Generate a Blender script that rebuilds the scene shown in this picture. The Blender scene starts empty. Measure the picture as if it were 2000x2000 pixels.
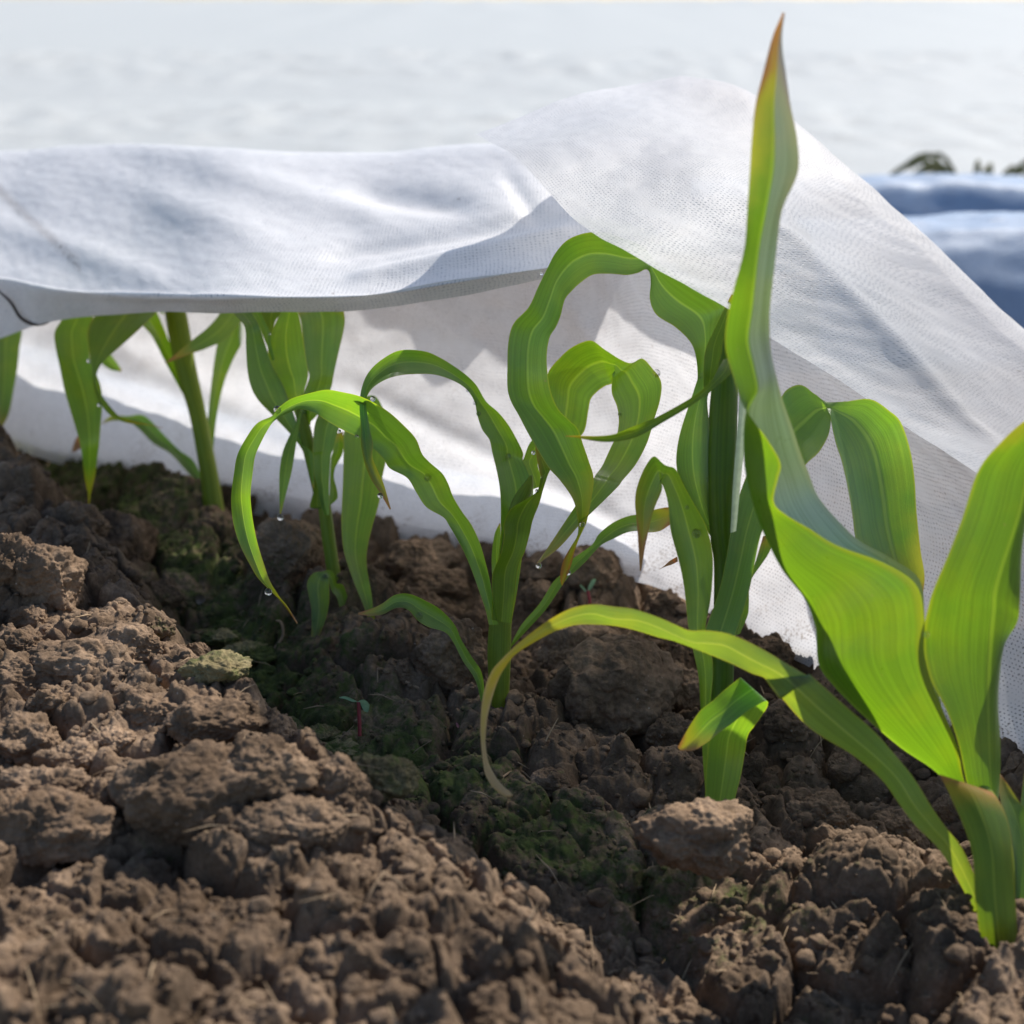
import bpy, math, random
import numpy as np
from mathutils import Vector

# ------------------------------------------------------------------ camera
CAM = np.array([0.0, 0.0, 0.40]); PITCH = math.radians(20.0); FPX = 2000 * 50.0 / 36.0
sc = bpy.context.scene
cam_d = bpy.data.cameras.new('camera'); cam = bpy.data.objects.new('camera', cam_d)
sc.collection.objects.link(cam); sc.camera = cam
cam.location = CAM; cam.rotation_euler = (math.pi / 2 - PITCH, 0, 0)
cam_d.lens = 50; cam_d.sensor_width = 36; cam_d.clip_start = 0.01; cam_d.clip_end = 500
cam_d.dof.use_dof = True; cam_d.dof.focus_distance = 0.80; cam_d.dof.aperture_fstop = 7.0

# ------------------------------------------------------------------ light
SUN_AZ = math.radians(37)      # from +Y towards +X : behind, to the right
SUN_EL = math.radians(46)
world = bpy.data.worlds.new('World'); sc.world = world; world.use_nodes = True
wn = world.node_tree.nodes; wl = world.node_tree.links
bg = wn['Background']; sky = wn.new('ShaderNodeTexSky'); sky.sky_type = 'NISHITA'
sky.sun_disc = False; sky.sun_elevation = SUN_EL; sky.sun_rotation = SUN_AZ; sky.ozone_density = 2.2; sky.dust_density = .6
wl.new(sky.outputs[0], bg.inputs[0]); bg.inputs[1].default_value = 0.115
sd = bpy.data.lights.new('sun', 'SUN'); sun = bpy.data.objects.new('sun', sd)
sc.collection.objects.link(sun); sd.energy = 5.0; sd.angle = math.radians(0.5); sd.color = (1.0, 0.94, 0.86)
sdir = Vector((math.sin(SUN_AZ) * math.cos(SUN_EL), math.cos(SUN_AZ) * math.cos(SUN_EL), math.sin(SUN_EL)))
sun.rotation_euler = sdir.to_track_quat('Z', 'Y').to_euler(); sun.location = (1, 1, 2)
sc.view_settings.view_transform = 'Standard'; sc.view_settings.look = 'None'
sc.view_settings.exposure = 0.50; sc.view_settings.gamma = 1.0
sc.cycles.max_bounces = 10; sc.cycles.transparent_max_bounces = 10; sc.cycles.use_denoising = True
sc.cycles.sample_clamp_indirect = 6

rng = np.random.default_rng(7); random.seed(7)

# ------------------------------------------------------------------ helpers
def tag(o, label=None, cat=None, group=None, kind=None):
    if label: o['label'] = label
    if cat: o['category'] = cat
    if group: o['group'] = group
    if kind: o['kind'] = kind
    return o

def empty(name, loc, label, cat, group=None):
    o = bpy.data.objects.new(name, None); sc.collection.objects.link(o)
    o.location = loc; o.empty_display_size = 0.02
    return tag(o, label, cat, group)

def mesh_obj(name, V, F, mat, parent=None, uv=None, smooth=True, attrs=None):
    """V (n,3) world points, F (m,k) index array. One mesh object; origin at its parent or own base."""
    V = np.asarray(V, dtype=np.float64); F = np.asarray(F, dtype=np.int32)
    if parent is not None:
        org = np.array(parent.matrix_basis.translation)
    else:
        org = np.array([V[:, 0].mean(), V[:, 1].mean(), V[:, 2].min()])
    me = bpy.data.meshes.new(name)
    n, k = F.shape
    me.vertices.add(len(V)); me.vertices.foreach_set('co', (V - org).astype(np.float32).ravel())
    me.loops.add(n * k); me.loops.foreach_set('vertex_index', F.ravel())
    me.polygons.add(n); me.polygons.foreach_set('loop_start', np.arange(0, n * k, k, dtype=np.int32))
    me.polygons.foreach_set('loop_total', np.full(n, k, dtype=np.int32))
    me.update(calc_edges=True)
    if smooth: me.polygons.foreach_set('use_smooth', np.ones(n, dtype=bool))
    if uv is not None:
        l = me.uv_layers.new(name='UVMap'); l.data.foreach_set('uv', np.asarray(uv, dtype=np.float32)[F.ravel()].ravel())
    if attrs:
        for an, av in attrs.items():
            a = me.attributes.new(an, 'FLOAT', 'POINT'); a.data.foreach_set('value', np.asarray(av, dtype=np.float32))
    me.materials.append(mat); me.validate()
    o = bpy.data.objects.new(name, me); sc.collection.objects.link(o)
    if parent is not None: o.parent = parent
    else: o.location = org
    return o

FW = np.array([0, math.cos(PITCH), -math.sin(PITCH)]); UP = np.array([0, math.sin(PITCH), math.cos(PITCH)]); RT = np.array([1.0, 0, 0])
def W(u, v, d):
    u = np.asarray(u, float)[..., None]; v = np.asarray(v, float)[..., None]; d = np.asarray(d, float)[..., None]
    return CAM + d * (FW + (u - 1000) / FPX * RT - (v - 1000) / FPX * UP)
FR = {'A': (0, 335, .3623), 'B': (650, 335, .3623), 'C': (1300, 335, .3623), 'D': (0, 965, .3623), 'E': (650, 965, .3623), 'F': (1300, 965, .3623),
      1: (0, 590, .20704), 2: (400, 590, .20704), 3: (400, 890, .20704), 4: (700, 660, .20704), 5: (950, 440, .2588), 6: (950, 900, .2588),
      7: (1200, 640, .31056), 8: (1200, 1100, .2588), 9: (1400, 335, .31056), 10: (1500, 1165, .2588), 11: (700, 1065, .31056)}
def px(f, x, y): a = FR[f]; return a[0] + x * a[2], a[1] + y * a[2]

def cr(P, ts):
    """Catmull-Rom through the rows of P (n, ...) at parameters ts in 0..n-1."""
    P = np.asarray(P, float); n = len(P)
    Q = np.concatenate([[2 * P[0] - P[1]], P, [2 * P[-1] - P[-2]]])
    i = np.clip(ts.astype(int), 0, n - 2); t = (ts - i).reshape((-1,) + (1,) * (P.ndim - 1))
    a, b, c, d = Q[i], Q[i + 1], Q[i + 2], Q[i + 3]
    return .5 * (2 * b + (c - a) * t + (2 * a - 5 * b + 4 * c - d) * t * t + (3 * b - a - 3 * c + d) * t ** 3)

def grid_faces(nr, nc):
    r, c = np.meshgrid(np.arange(nr - 1), np.arange(nc - 1), indexing='ij')
    a = (r * nc + c).ravel(); return np.stack([a, a + 1, a + nc + 1, a + nc], 1)

# noise --------------------------------------------------------------------
PERM = rng.permutation(4096).astype(np.int64)
def _h(ix, iy, iz=0):
    return PERM[(PERM[(PERM[ix & 4095] + iy) & 4095] + iz) & 4095]
G2 = np.stack([np.cos(np.arange(4096) * .0015339807878 * 1.0), np.sin(np.arange(4096) * .0015339807878)], 1)
def n2(x, y):
    xi = np.floor(x).astype(np.int64); yi = np.floor(y).astype(np.int64); xf = x - xi; yf = y - yi
    u = xf ** 3 * (xf * (xf * 6 - 15) + 10); v = yf ** 3 * (yf * (yf * 6 - 15) + 10)
    def g(i, j):
        k = _h(xi + i, yi + j); return G2[k, 0] * (xf - i) + G2[k, 1] * (yf - j)
    return 1.5 * ((g(0, 0) * (1 - u) + g(1, 0) * u) * (1 - v) + (g(0, 1) * (1 - u) + g(1, 1) * u) * v)
_g3 = rng.normal(size=(4096, 3)); _g3 /= np.linalg.norm(_g3, axis=1)[:, None]
def n3(P):
    P = np.asarray(P); I = np.floor(P).astype(np.int64); f = P - I
    w = f ** 3 * (f * (f * 6 - 15) + 10); out = 0
    for i in (0, 1):
        for j in (0, 1):
            for k in (0, 1):
                g = _g3[_h(I[:, 0] + i, I[:, 1] + j, I[:, 2] + k)]
                d = g[:, 0] * (f[:, 0] - i) + g[:, 1] * (f[:, 1] - j) + g[:, 2] * (f[:, 2] - k)
                out = out + d * (w[:, 0] if i else 1 - w[:, 0]) * (w[:, 1] if j else 1 - w[:, 1]) * (w[:, 2] if k else 1 - w[:, 2])
    return 1.5 * out
def domes(x, y, s, seed, dens=.8):
    """rounded crumbs of cell size s (metres): each cell holds a dome of random size"""
    X = x / s + seed * 17.3; Y = y / s + seed * 9.1; xi = np.floor(X).astype(np.int64); yi = np.floor(Y).astype(np.int64)
    out = np.zeros_like(X)
    for i in (-1, 0, 1):
        for j in (-1, 0, 1):
            k = _h(xi + i, yi + j, seed)
            rx = (k % 64) / 64.; ry = ((k // 64) % 64) / 64.; r = .25 + .6 * (((k * 7919) % 101) / 101.) ** 1.6
            on = ((k * 31) % 97) / 97. < dens
            d2 = ((X - xi - i - rx) ** 2 + (Y - yi - j - ry) ** 2) / (r * r)
            out = np.maximum(out, np.where(on, np.sqrt(np.maximum(0, 1 - d2)) * r, 0))
    return out * s

# materials ------------------------------------------------------------------
def new_mat(name):
    m = bpy.data.materials.new(name); m.use_nodes = True; nt = m.node_tree; nt.nodes.clear()
    return m, nt, (lambda t, **k: _node(nt, t, **k))
def _node(nt, t, **k):
    n = nt.nodes.new(t)
    for a, b in k.items(): setattr(n, a, b)
    return n
def setin(nt, n, key, val):
    s = n.inputs[key]
    if hasattr(val, 'is_output') or isinstance(val, bpy.types.NodeSocket): nt.links.new(val, s)
    else: s.default_value = val
def mth(nt, op, a, b=None, c=None, clamp=False):
    n = nt.nodes.new('ShaderNodeMath'); n.operation = op; n.use_clamp = clamp
    for i, x in enumerate((a, b, c)):
        if x is not None: setin(nt, n, i, x)
    return n.outputs[0]
def mixc(nt, f, a, b, bt='MIX'):
    n = nt.nodes.new('ShaderNodeMix'); n.data_type = 'RGBA'; n.blend_type = bt
    setin(nt, n, 0, f); setin(nt, n, 6, a); setin(nt, n, 7, b); return n.outputs[2]
def noise(nt, vec, scale, detail=4, rough=.55, dist=0, col=False):
    n = nt.nodes.new('ShaderNodeTexNoise'); nt.links.new(vec, n.inputs['Vector'])
    n.inputs['Scale'].default_value = scale; n.inputs['Detail'].default_value = detail; n.inputs['Roughness'].default_value = rough
    n.inputs['Distortion'].default_value = dist
    return n.outputs[1 if col else 0]
def ramp(nt, f, stops):
    n = nt.nodes.new('ShaderNodeMapRange'); n.clamp = True; n.interpolation_type = 'SMOOTHSTEP'
    setin(nt, n, 0, f); n.inputs[1].default_value = stops[0]; n.inputs[2].default_value = stops[1]; return n.outputs[0]

def soil_material(name, tint=(1, 1, 1), extra_moss=0.0):
    m, nt, N = new_mat(name)
    geo = N('ShaderNodeNewGeometry').outputs['Position']
    moss = N('ShaderNodeAttribute', attribute_name='moss').outputs['Fac']
    big = noise(nt, geo, 9, 5); mid = noise(nt, geo, 70, 6, .65); fine = noise(nt, geo, 420, 5, .7)
    a = tuple(x * t for x, t in zip((.104, .070, .043), tint)) + (1,); b = tuple(x * t for x, t in zip((.262, .184, .122), tint)) + (1,)
    c = mixc(nt, ramp(nt, mth(nt, 'ADD', mth(nt, 'MULTIPLY', big, .5), mth(nt, 'MULTIPLY', mid, .5)), (.36, .66)), a, b)
    c = mixc(nt, ramp(nt, fine, (.3, .75)), mixc(nt, 1.0, c, (.72, .70, .68, 1), 'MULTIPLY'), mixc(nt, 1.0, c, (1.15, 1.15, 1.15, 1), 'MULTIPLY'))
    cell = N('ShaderNodeTexVoronoi'); nt.links.new(geo, cell.inputs['Vector']); cell.inputs['Scale'].default_value = 48
    cs = N('ShaderNodeSeparateColor'); nt.links.new(cell.outputs['Color'], cs.inputs[0])
    c = mixc(nt, mth(nt, 'MULTIPLY', cs.outputs[0], .55), c, mixc(nt, 1.0, c, (1.5, 1.48, 1.45, 1), 'MULTIPLY'))
    c = mixc(nt, ramp(nt, noise(nt, geo, 16, 3), (.42, .60)), mixc(nt, 1.0, c, (.70, .68, .66, 1), 'MULTIPLY'), c)
    # pale mineral grains
    vo = N('ShaderNodeTexVoronoi'); nt.links.new(geo, vo.inputs['Vector']); vo.inputs['Scale'].default_value = 260
    g = mth(nt, 'MULTIPLY', mth(nt, 'LESS_THAN', vo.outputs['Distance'], .16), mth(nt, 'GREATER_THAN', noise(nt, geo, 150, 2), .66))
    c = mixc(nt, mth(nt, 'MULTIPLY', g, .5), c, (.5, .42, .34, 1))
    # moss
    mn = mth(nt, 'ADD', mth(nt, 'MULTIPLY', noise(nt, geo, 30, 5, .6), .5), mth(nt, 'MULTIPLY', noise(nt, geo, 190, 4, .7), .5))
    mk = ramp(nt, mth(nt, 'ADD', mn, mth(nt, 'MULTIPLY', mth(nt, 'ADD', moss, extra_moss), .25)), (.62, .80))
    mk = mth(nt, 'MULTIPLY', mk, ramp(nt, mth(nt, 'ADD', moss, extra_moss), (.02, .3)))
    mc = mixc(nt, ramp(nt, noise(nt, geo, 110, 4), (.3, .7)), (.016, .036, .007, 1), (.080, .118, .020, 1))
    c = mixc(nt, mth(nt, 'MULTIPLY', mk, .82), c, mc)
    bs = N('ShaderNodeBsdfPrincipled'); setin(nt, bs, 'Base Color', c); bs.inputs['Roughness'].default_value = .95
    bs.inputs['Specular IOR Level'].default_value = .25
    h = mth(nt, 'ADD', mth(nt, 'MULTIPLY', fine, .5), mth(nt, 'ADD', mth(nt, 'MULTIPLY', mid, 1.0), mth(nt, 'MULTIPLY', noise(nt, geo, 1300, 3, .7), .28)))
    bp = N('ShaderNodeBump'); bp.inputs['Strength'].default_value = .9; bp.inputs['Distance'].default_value = .0022
    setin(nt, bp, 'Height', h); nt.links.new(bp.outputs[0], bs.inputs['Normal'])
    nt.links.new(bs.outputs[0], N('ShaderNodeOutputMaterial').inputs[0]); return m

def leaf_material(name, base=(.060, .125, .032), trans=(.27, .54, .022), tw=.5, rough=.36, tip=.97, tipcol=(.42, .19, .04), painted_sheen=0.0, soft=0.0, gloss=1.0):
    """uv.x across the blade, uv.y along it"""
    m, nt, N = new_mat(name)
    geo = N('ShaderNodeNewGeometry'); uv = N('ShaderNodeUVMap').outputs[0]
    sx = N('ShaderNodeSeparateXYZ'); nt.links.new(uv, sx.inputs[0]); x, y = sx.outputs[0], sx.outputs[1]
    cv = N('ShaderNodeCombineXYZ'); nt.links.new(mth(nt, 'MULTIPLY', x, 62), cv.inputs[0]); nt.links.new(mth(nt, 'MULTIPLY', y, 2.2), cv.inputs[1])
    nt.links.new(N('ShaderNodeObjectInfo').outputs['Random'], cv.inputs[2])
    vein = noise(nt, cv.outputs[0], 1.0, 3, .6)
    cv2 = N('ShaderNodeCombineXYZ'); nt.links.new(mth(nt, 'MULTIPLY', x, 11), cv2.inputs[0]); nt.links.new(mth(nt, 'MULTIPLY', y, 1.0), cv2.inputs[1])
    vein2 = noise(nt, cv2.outputs[0], 1.0, 2, .5)
    mid = mth(nt, 'ABSOLUTE', mth(nt, 'SUBTRACT', x, .5))
    rib = mth(nt, 'SUBTRACT', 1.0, ramp(nt, mid, (.010, .042)))
    edge = ramp(nt, mid, (.465, .492))
    bl = noise(nt, geo.outputs['Position'], 38, 4)
    vf = mth(nt, 'ADD', mth(nt, 'MULTIPLY', vein, .85), mth(nt, 'MULTIPLY', vein2, .15))
    vf = ramp(nt, vf, (.38, .62))
    def grade(c):
        d = tuple(v * .88 for v in c) + (1,); l = tuple(min(1, v * 1.10) for v in c) + (1,)
        k = mixc(nt, vf, d, l)
        k = mixc(nt, ramp(nt, bl, (.42, .75)), k, mixc(nt, 1.0, k, (1.35, 1.12, .9, 1), 'MULTIPLY'))
        k = mixc(nt, mth(nt, 'MULTIPLY', rib, .55), k, (c[0] * 2.3, c[1] * 1.75, c[2] * 2.6, 1))
        k = mixc(nt, mth(nt, 'MULTIPLY', edge, .38), k, (c[0] * 3 + .05, c[1] * 1.5 + .03, c[2], 1))
        # old yellow / brown tip with a ragged border, following the margins first
        so = soft
        tm = mth(nt, 'ADD', y, mth(nt, 'ADD', mth(nt, 'MULTIPLY', mth(nt, 'SUBTRACT', bl, .5), .16), mth(nt, 'MULTIPLY', mth(nt, 'MULTIPLY', mid, mid), .22)))
        ye = ramp(nt, tm, (tip - .13 - soft, tip + .01)); br = ramp(nt, tm, (tip - .01 - soft * .3, tip + .05 + soft))
        k = mixc(nt, mth(nt, 'MULTIPLY', ye, .8), k, (c[0] * 2.2 + .1, c[1] * 1.15 + .02, .02, 1))
        k = mixc(nt, br, k, tipcol + (1,))
        # tiny scars and specks
        sp = ramp(nt, noise(nt, geo.outputs['Position'], 240, 2), (.73, .80))
        return mixc(nt, mth(nt, 'MULTIPLY', sp, .5), k, (.34, .26, .08, 1))
    cb = grade(base); ct = grade(trans)
    bs = N('ShaderNodeBsdfPrincipled'); setin(nt, bs, 'Base Color', cb)
    rn = noise(nt, geo.outputs['Position'], 160, 3)
    setin(nt, bs, 'Roughness', mth(nt, 'ADD', rough - .13, mth(nt, 'MULTIPLY', rn, .2))); bs.inputs['Specular IOR Level'].default_value = .9 * gloss
    bs.inputs['Coat Weight'].default_value = .35 * gloss; bs.inputs['Coat Roughness'].default_value = .30
    bs.inputs['Sheen Weight'].default_value = .15 * gloss; bs.inputs['Sheen Roughness'].default_value = .4
    tr = N('ShaderNodeBsdfTranslucent'); setin(nt, tr, 'Color', ct)
    bp = N('ShaderNodeBump'); bp.inputs['Strength'].default_value = .35; bp.inputs['Distance'].default_value = .0006
    setin(nt, bp, 'Height', mth(nt, 'ADD', vein, mth(nt, 'ADD', mth(nt, 'MULTIPLY', rib, -.8), mth(nt, 'MULTIPLY', noise(nt, geo.outputs['Position'], 700, 2), .3))))
    nt.links.new(bp.outputs[0], bs.inputs['Normal']); nt.links.new(bp.outputs[0], tr.inputs['Normal'])
    mx = N('ShaderNodeMixShader'); mx.inputs[0].default_value = tw
    if painted_sheen:      # pale sky sheen painted into the base colour of one blade half
        f = mth(nt, 'MULTIPLY', ramp(nt, x, (.50, .60)), painted_sheen)
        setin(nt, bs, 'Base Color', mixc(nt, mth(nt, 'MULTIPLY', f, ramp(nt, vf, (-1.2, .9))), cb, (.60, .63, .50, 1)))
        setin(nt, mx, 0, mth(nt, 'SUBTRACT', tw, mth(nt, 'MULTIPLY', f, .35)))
    nt.links.new(bs.outputs[0], mx.inputs[1]); nt.links.new(tr.outputs[0], mx.inputs[2])
    nt.links.new(mx.outputs[0], N('ShaderNodeOutputMaterial').inputs[0]); return m

def fleece_material(name, col=(.78, .79, .82), tw=.5, holes=.42, dirt=.5, pitch=.0025, open_=.10, spec=.55, dots=.75):
    """uv in metres: a spun-bonded fleece with rows of pinholes"""
    m, nt, N = new_mat(name)
    pos = N('ShaderNodeNewGeometry').outputs['Position']; uv = N('ShaderNodeUVMap').outputs[0]
    sx = N('ShaderNodeSeparateXYZ'); nt.links.new(uv, sx.inputs[0])
    wob = mth(nt, 'ADD', mth(nt, 'MULTIPLY', mth(nt, 'SUBTRACT', noise(nt, uv, 50, 2), .5), pitch * 1.6), mth(nt, 'MULTIPLY', mth(nt, 'SUBTRACT', noise(nt, uv, 330, 2), .5), pitch * .9))
    k = 1.0 / pitch
    row = mth(nt, 'MULTIPLY', mth(nt, 'ADD', sx.outputs[1], wob), k)
    rowi = mth(nt, 'FLOOR', row); fy = mth(nt, 'SUBTRACT', mth(nt, 'FRACT', row), .5)
    xx = mth(nt, 'ADD', mth(nt, 'MULTIPLY', mth(nt, 'ADD', sx.outputs[0], wob), k), mth(nt, 'MULTIPLY', rowi, .5))
    fx = mth(nt, 'SUBTRACT', mth(nt, 'FRACT', xx), .5)
    r = mth(nt, 'SQRT', mth(nt, 'ADD', mth(nt, 'MULTIPLY', fx, fx), mth(nt, 'MULTIPLY', mth(nt, 'MULTIPLY', fy, fy), 1.4)))
    hole = mth(nt, 'SUBTRACT', 1.0, ramp(nt, r, (.16, .30)))
    hole = mth(nt, 'MULTIPLY', hole, mth(nt, 'MULTIPLY', ramp(nt, noise(nt, uv, 45, 4), (.26, .60)), ramp(nt, noise(nt, uv, 420, 2), (.2, .62))))
    fib = noise(nt, uv, 1100, 3, .75); cloud = noise(nt, uv, 60, 5, .6); cl2 = noise(nt, uv, 14, 4, .55)
    c = mixc(nt, ramp(nt, cloud, (.3, .7)), tuple(v * .93 for v in col) + (1,), col + (1,))
    c = mixc(nt, mth(nt, 'MULTIPLY', hole, dots), c, (col[0] * .42, col[1] * .46, col[2] * .53, 1))
    # soil smears and splashes
    mp = N('ShaderNodeMapping'); nt.links.new(uv, mp.inputs[0]); mp.inputs['Rotation'].default_value = (0, 0, .7); mp.inputs['Scale'].default_value = (1, .33, 1)
    d1 = ramp(nt, noise(nt, mp.outputs[0], 34, 6, .72), (.655, .73)); d2 = ramp(nt, noise(nt, uv, 420, 3, .6), (.48, .62))
    dm = mth(nt, 'MULTIPLY', mth(nt, 'MULTIPLY', d1, d2), dirt)
    spk = mth(nt, 'MULTIPLY', ramp(nt, noise(nt, mp.outputs[0], 210, 2, .5), (.745, .765)), dirt)
    dd = mth(nt, 'MAXIMUM', dm, spk); dd = mth(nt, 'MAXIMUM', dd, mth(nt, 'MULTIPLY', N('ShaderNodeAttribute', attribute_name='dirt').outputs['Fac'], mth(nt, 'MULTIPLY', d2, 1.0)))
    c = mixc(nt, dd, c, (.17, .115, .07, 1))
    df = N('ShaderNodeBsdfPrincipled'); setin(nt, df, 'Base Color', c); df.inputs['Roughness'].default_value = .42; df.inputs['Specular IOR Level'].default_value = spec
    tl = N('ShaderNodeBsdfTranslucent'); setin(nt, tl, 'Color', c)
    bp = N('ShaderNodeBump'); bp.inputs['Strength'].default_value = .55; bp.inputs['Distance'].default_value = .0006
    hh = mth(nt, 'ADD', mth(nt, 'MULTIPLY', hole, -1.0), mth(nt, 'ADD', mth(nt, 'MULTIPLY', fib, .9), mth(nt, 'MULTIPLY', cloud, 2.0)))
    setin(nt, bp, 'Height', hh); nt.links.new(bp.outputs[0], df.inputs['Normal'])
    m1 = N('ShaderNodeMixShader'); m1.inputs[0].default_value = tw
    nt.links.new(df.outputs[0], m1.inputs[1]); nt.links.new(tl.outputs[0], m1.inputs[2])
    tp = N('ShaderNodeBsdfTransparent'); m2 = N('ShaderNodeMixShader')
    setin(nt, m2, 0, mth(nt, 'ADD', mth(nt, 'MULTIPLY', hole, holes), open_))
    nt.links.new(m1.outputs[0], m2.inputs[1]); nt.links.new(tp.outputs[0], m2.inputs[2])
    nt.links.new(m2.outputs[0], N('ShaderNodeOutputMaterial').inputs[0]); return m

def plain_material(name, c, rough=.7, spec=.3, trans=0):
    m, nt, N = new_mat(name); bs = N('ShaderNodeBsdfPrincipled')
    pos = N('ShaderNodeNewGeometry').outputs['Position']
    k = mixc(nt, noise(nt, pos, 300, 3), tuple(v * .7 for v in c) + (1,), tuple(min(1, v * 1.25) for v in c) + (1,))
    setin(nt, bs, 'Base Color', k); bs.inputs['Roughness'].default_value = rough; bs.inputs['Specular IOR Level'].default_value = spec
    out = N('ShaderNodeOutputMaterial')
    if trans:
        t = N('ShaderNodeBsdfTranslucent'); setin(nt, t, 'Color', k); mx = N('ShaderNodeMixShader'); mx.inputs[0].default_value = trans
        nt.links.new(bs.outputs[0], mx.inputs[1]); nt.links.new(t.outputs[0], mx.inputs[2]); nt.links.new(mx.outputs[0], out.inputs[0])
    else: nt.links.new(bs.outputs[0], out.inputs[0])
    return m
def water_material():
    m, nt, N = new_mat('dew_water'); g = N('ShaderNodeBsdfPrincipled')
    g.inputs['Transmission Weight'].default_value = 1; g.inputs['IOR'].default_value = 1.333; g.inputs['Roughness'].default_value = 0.0
    nt.links.new(g.outputs[0], N('ShaderNodeOutputMaterial').inputs[0]); return m

M_soil = soil_material('garden_soil'); M_clod = soil_material('soil_clod_surface', (1.18, 1.17, 1.16))
M_stone = soil_material('mossy_stone_surface', (1.35, 1.6, 1.25), .28)
M_leaf = leaf_material('corn_leaf'); M_young = leaf_material('corn_leaf_young', (.066, .14, .022), (.33, .62, .015), .58, .36, .985)
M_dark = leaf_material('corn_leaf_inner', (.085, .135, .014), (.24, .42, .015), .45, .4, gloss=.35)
M_yel = leaf_material('corn_leaf_near', (.06, .125, .018), (.19, .37, .010), .58, .4, .93)
M_silver = leaf_material('corn_leaf_painted_sheen', (.06, .125, .018), (.19, .37, .010), .58, .34, .93, painted_sheen=.95)
M_old = leaf_material('corn_leaf_old', (.06, .13, .025), (.26, .48, .02), .5, .4, .93)
M_tan = leaf_material('corn_leaf_tan_tip', (.075, .15, .04), (.34, .5, .03), .45, .42, .86, (.5, .33, .13), soft=.06)
M_dry = leaf_material('corn_leaf_dry', (.25, .13, .05), (.45, .22, .06), .4, .6, .2, (.4, .2, .07))
M_stalk = leaf_material('corn_stalk', (.17, .24, .022), (.38, .48, .015), .35, .5, 3.0, gloss=.3)
M_fleece = fleece_material('fleece_mesh', (.84, .84, .86), .60); M_fleece_soft = fleece_material('fleece_soft', (.82, .82, .83), .56, .12, .25, .0025, .10)
M_shade_layer = fleece_material('fleece_shade_layer', (.74, .77, .84), .30, .0, .9, .0025, 0.0)
M_flap = fleece_material('fleece_flap', (.78, .775, .775), .26, .12, .5, .0029, 0.0, .8, 1.0)
M_far_shade = fleece_material('fleece_far_blue_shade', (.30, .38, .50), .10, 0.0, .5, .0025, 0.0, .1)  # blue shade on the far white cloth is mixed into this base colour
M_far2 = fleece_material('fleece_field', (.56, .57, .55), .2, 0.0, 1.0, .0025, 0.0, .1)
M_water = water_material()

# ------------------------------------------------------------------ ground shape
_y = np.array([-2, .30, .54, .63, .68, .84, 1.0, 1.08, 1.3, 1.6, 3.0])
_ridge = np.array([1.5, .08, -.069, -.13, -.164, -.262, -.36, -.41, -.55, -.74, -1.6])
_gy = np.array([-2, .30, .54, .616, .675, .81, 1.0, 1.3, 1.6, 3.0]); _gx = np.array([1.65, .26, .06, -.013, -.083, -.178, -.27, -.47, -.67, -1.53])
_ry = np.array([-2, .30, .565, .653, .752, .898, 1.111, 1.4, 1.6, 3.0]); _rx = np.array([2.3, .47, .228, .109, -.008, -.12, -.251, -.44, -.60, -1.47])
_py = np.array([-2, .30, .72, .915, 1.028, 1.098, 1.17, 1.34, 1.6, 3.0]); _pxx = np.array([2.6, .60, .279, .146, -.009, -.144, -.26, -.50, -.85, -1.75])
def macro(x, y):
    r = np.interp(y, _y, _ridge); g = np.interp(y, _gy, _gx); w = np.interp(y, _ry, _rx); p = np.interp(y, _py, _pxx)
    g = np.maximum(g, r + .03); w = np.maximum(w, g + .03); p = np.maximum(p, w + .03)
    t = (w + p) / 2
    hb = np.interp(y, [.8, .93, .97, 1.03, 1.2, 1.34, 1.6, 2.5], [.0, .002, .006, .012, .016, .02, .02, .0])
    xs = [r - .45, r - .10, r, g, w, t, p + .004, p + .085, p + .30]
    z = [.020, .046, .050, -.020, .0, -.030, -.004, hb, .0]
    out = np.full(x.shape, 0.0) + z[0]
    for i in range(len(xs) - 1):
        k = np.clip((x - xs[i]) / np.maximum(xs[i + 1] - xs[i], 1e-4), 0, 1); k = k * k * (3 - 2 * k)
        out = out + (z[i + 1] - z[i]) * k
    fade = np.clip((y - 1.7) / .8, 0, 1); return out * (1 - fade)
def mossmap(x, y):
    g = np.interp(y, _gy, _gx); w = np.interp(y, _ry, _rx)
    c = g + .25 * (w - g); d = (x - c) / np.where(x > c, .085, .050)
    m = np.exp(-d * d) * np.clip((1.6 - y) / .3, 0, 1) * np.clip((y - .50) / .10, .25, 1)
    t = (np.interp(y, _ry, _rx) + np.interp(y, _py, _pxx)) / 2
    m = m + .30 * np.exp(-((x - t) / .04) ** 2) + .30 * np.clip(n2(x * 9 + 3, y * 9) + .1, 0, 1) * (x < g)
    return np.clip(m, 0, 1)
def blocks(x, y, s, seed, crack=.25, tilt=.5):
    """angular broken pieces: every cell has its own height and tilt, with a crack at its border"""
    X = x / s + seed * 13.7; Y = y / s + seed * 5.3; xi = np.floor(X).astype(np.int64); yi = np.floor(Y).astype(np.int64)
    f1 = np.full(X.shape, 9.0); f2 = np.full(X.shape, 9.0); hv = np.zeros(X.shape)
    for i in (-1, 0, 1):
        for j in (-1, 0, 1):
            k = _h(xi + i, yi + j, seed + 50); rx = (k % 64) / 64.; ry = ((k // 64) % 64) / 64.
            dx = X - xi - i - rx; dy = Y - yi - j - ry; d = np.sqrt(dx * dx + dy * dy)
            a = ((k * 37) % 628) / 100.; h = ((k * 7919) % 101) / 101. + tilt * (dx * np.cos(a) + dy * np.sin(a)); n = d < f1
            f2 = np.where(n, f1, np.minimum(f2, d)); hv = np.where(n, h, hv); f1 = np.where(n, d, f1)
    e = np.clip((f2 - f1) / crack, 0, 1)
    return (hv * .55 + .45) * (1 - (1 - e) ** 2) * s
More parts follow.
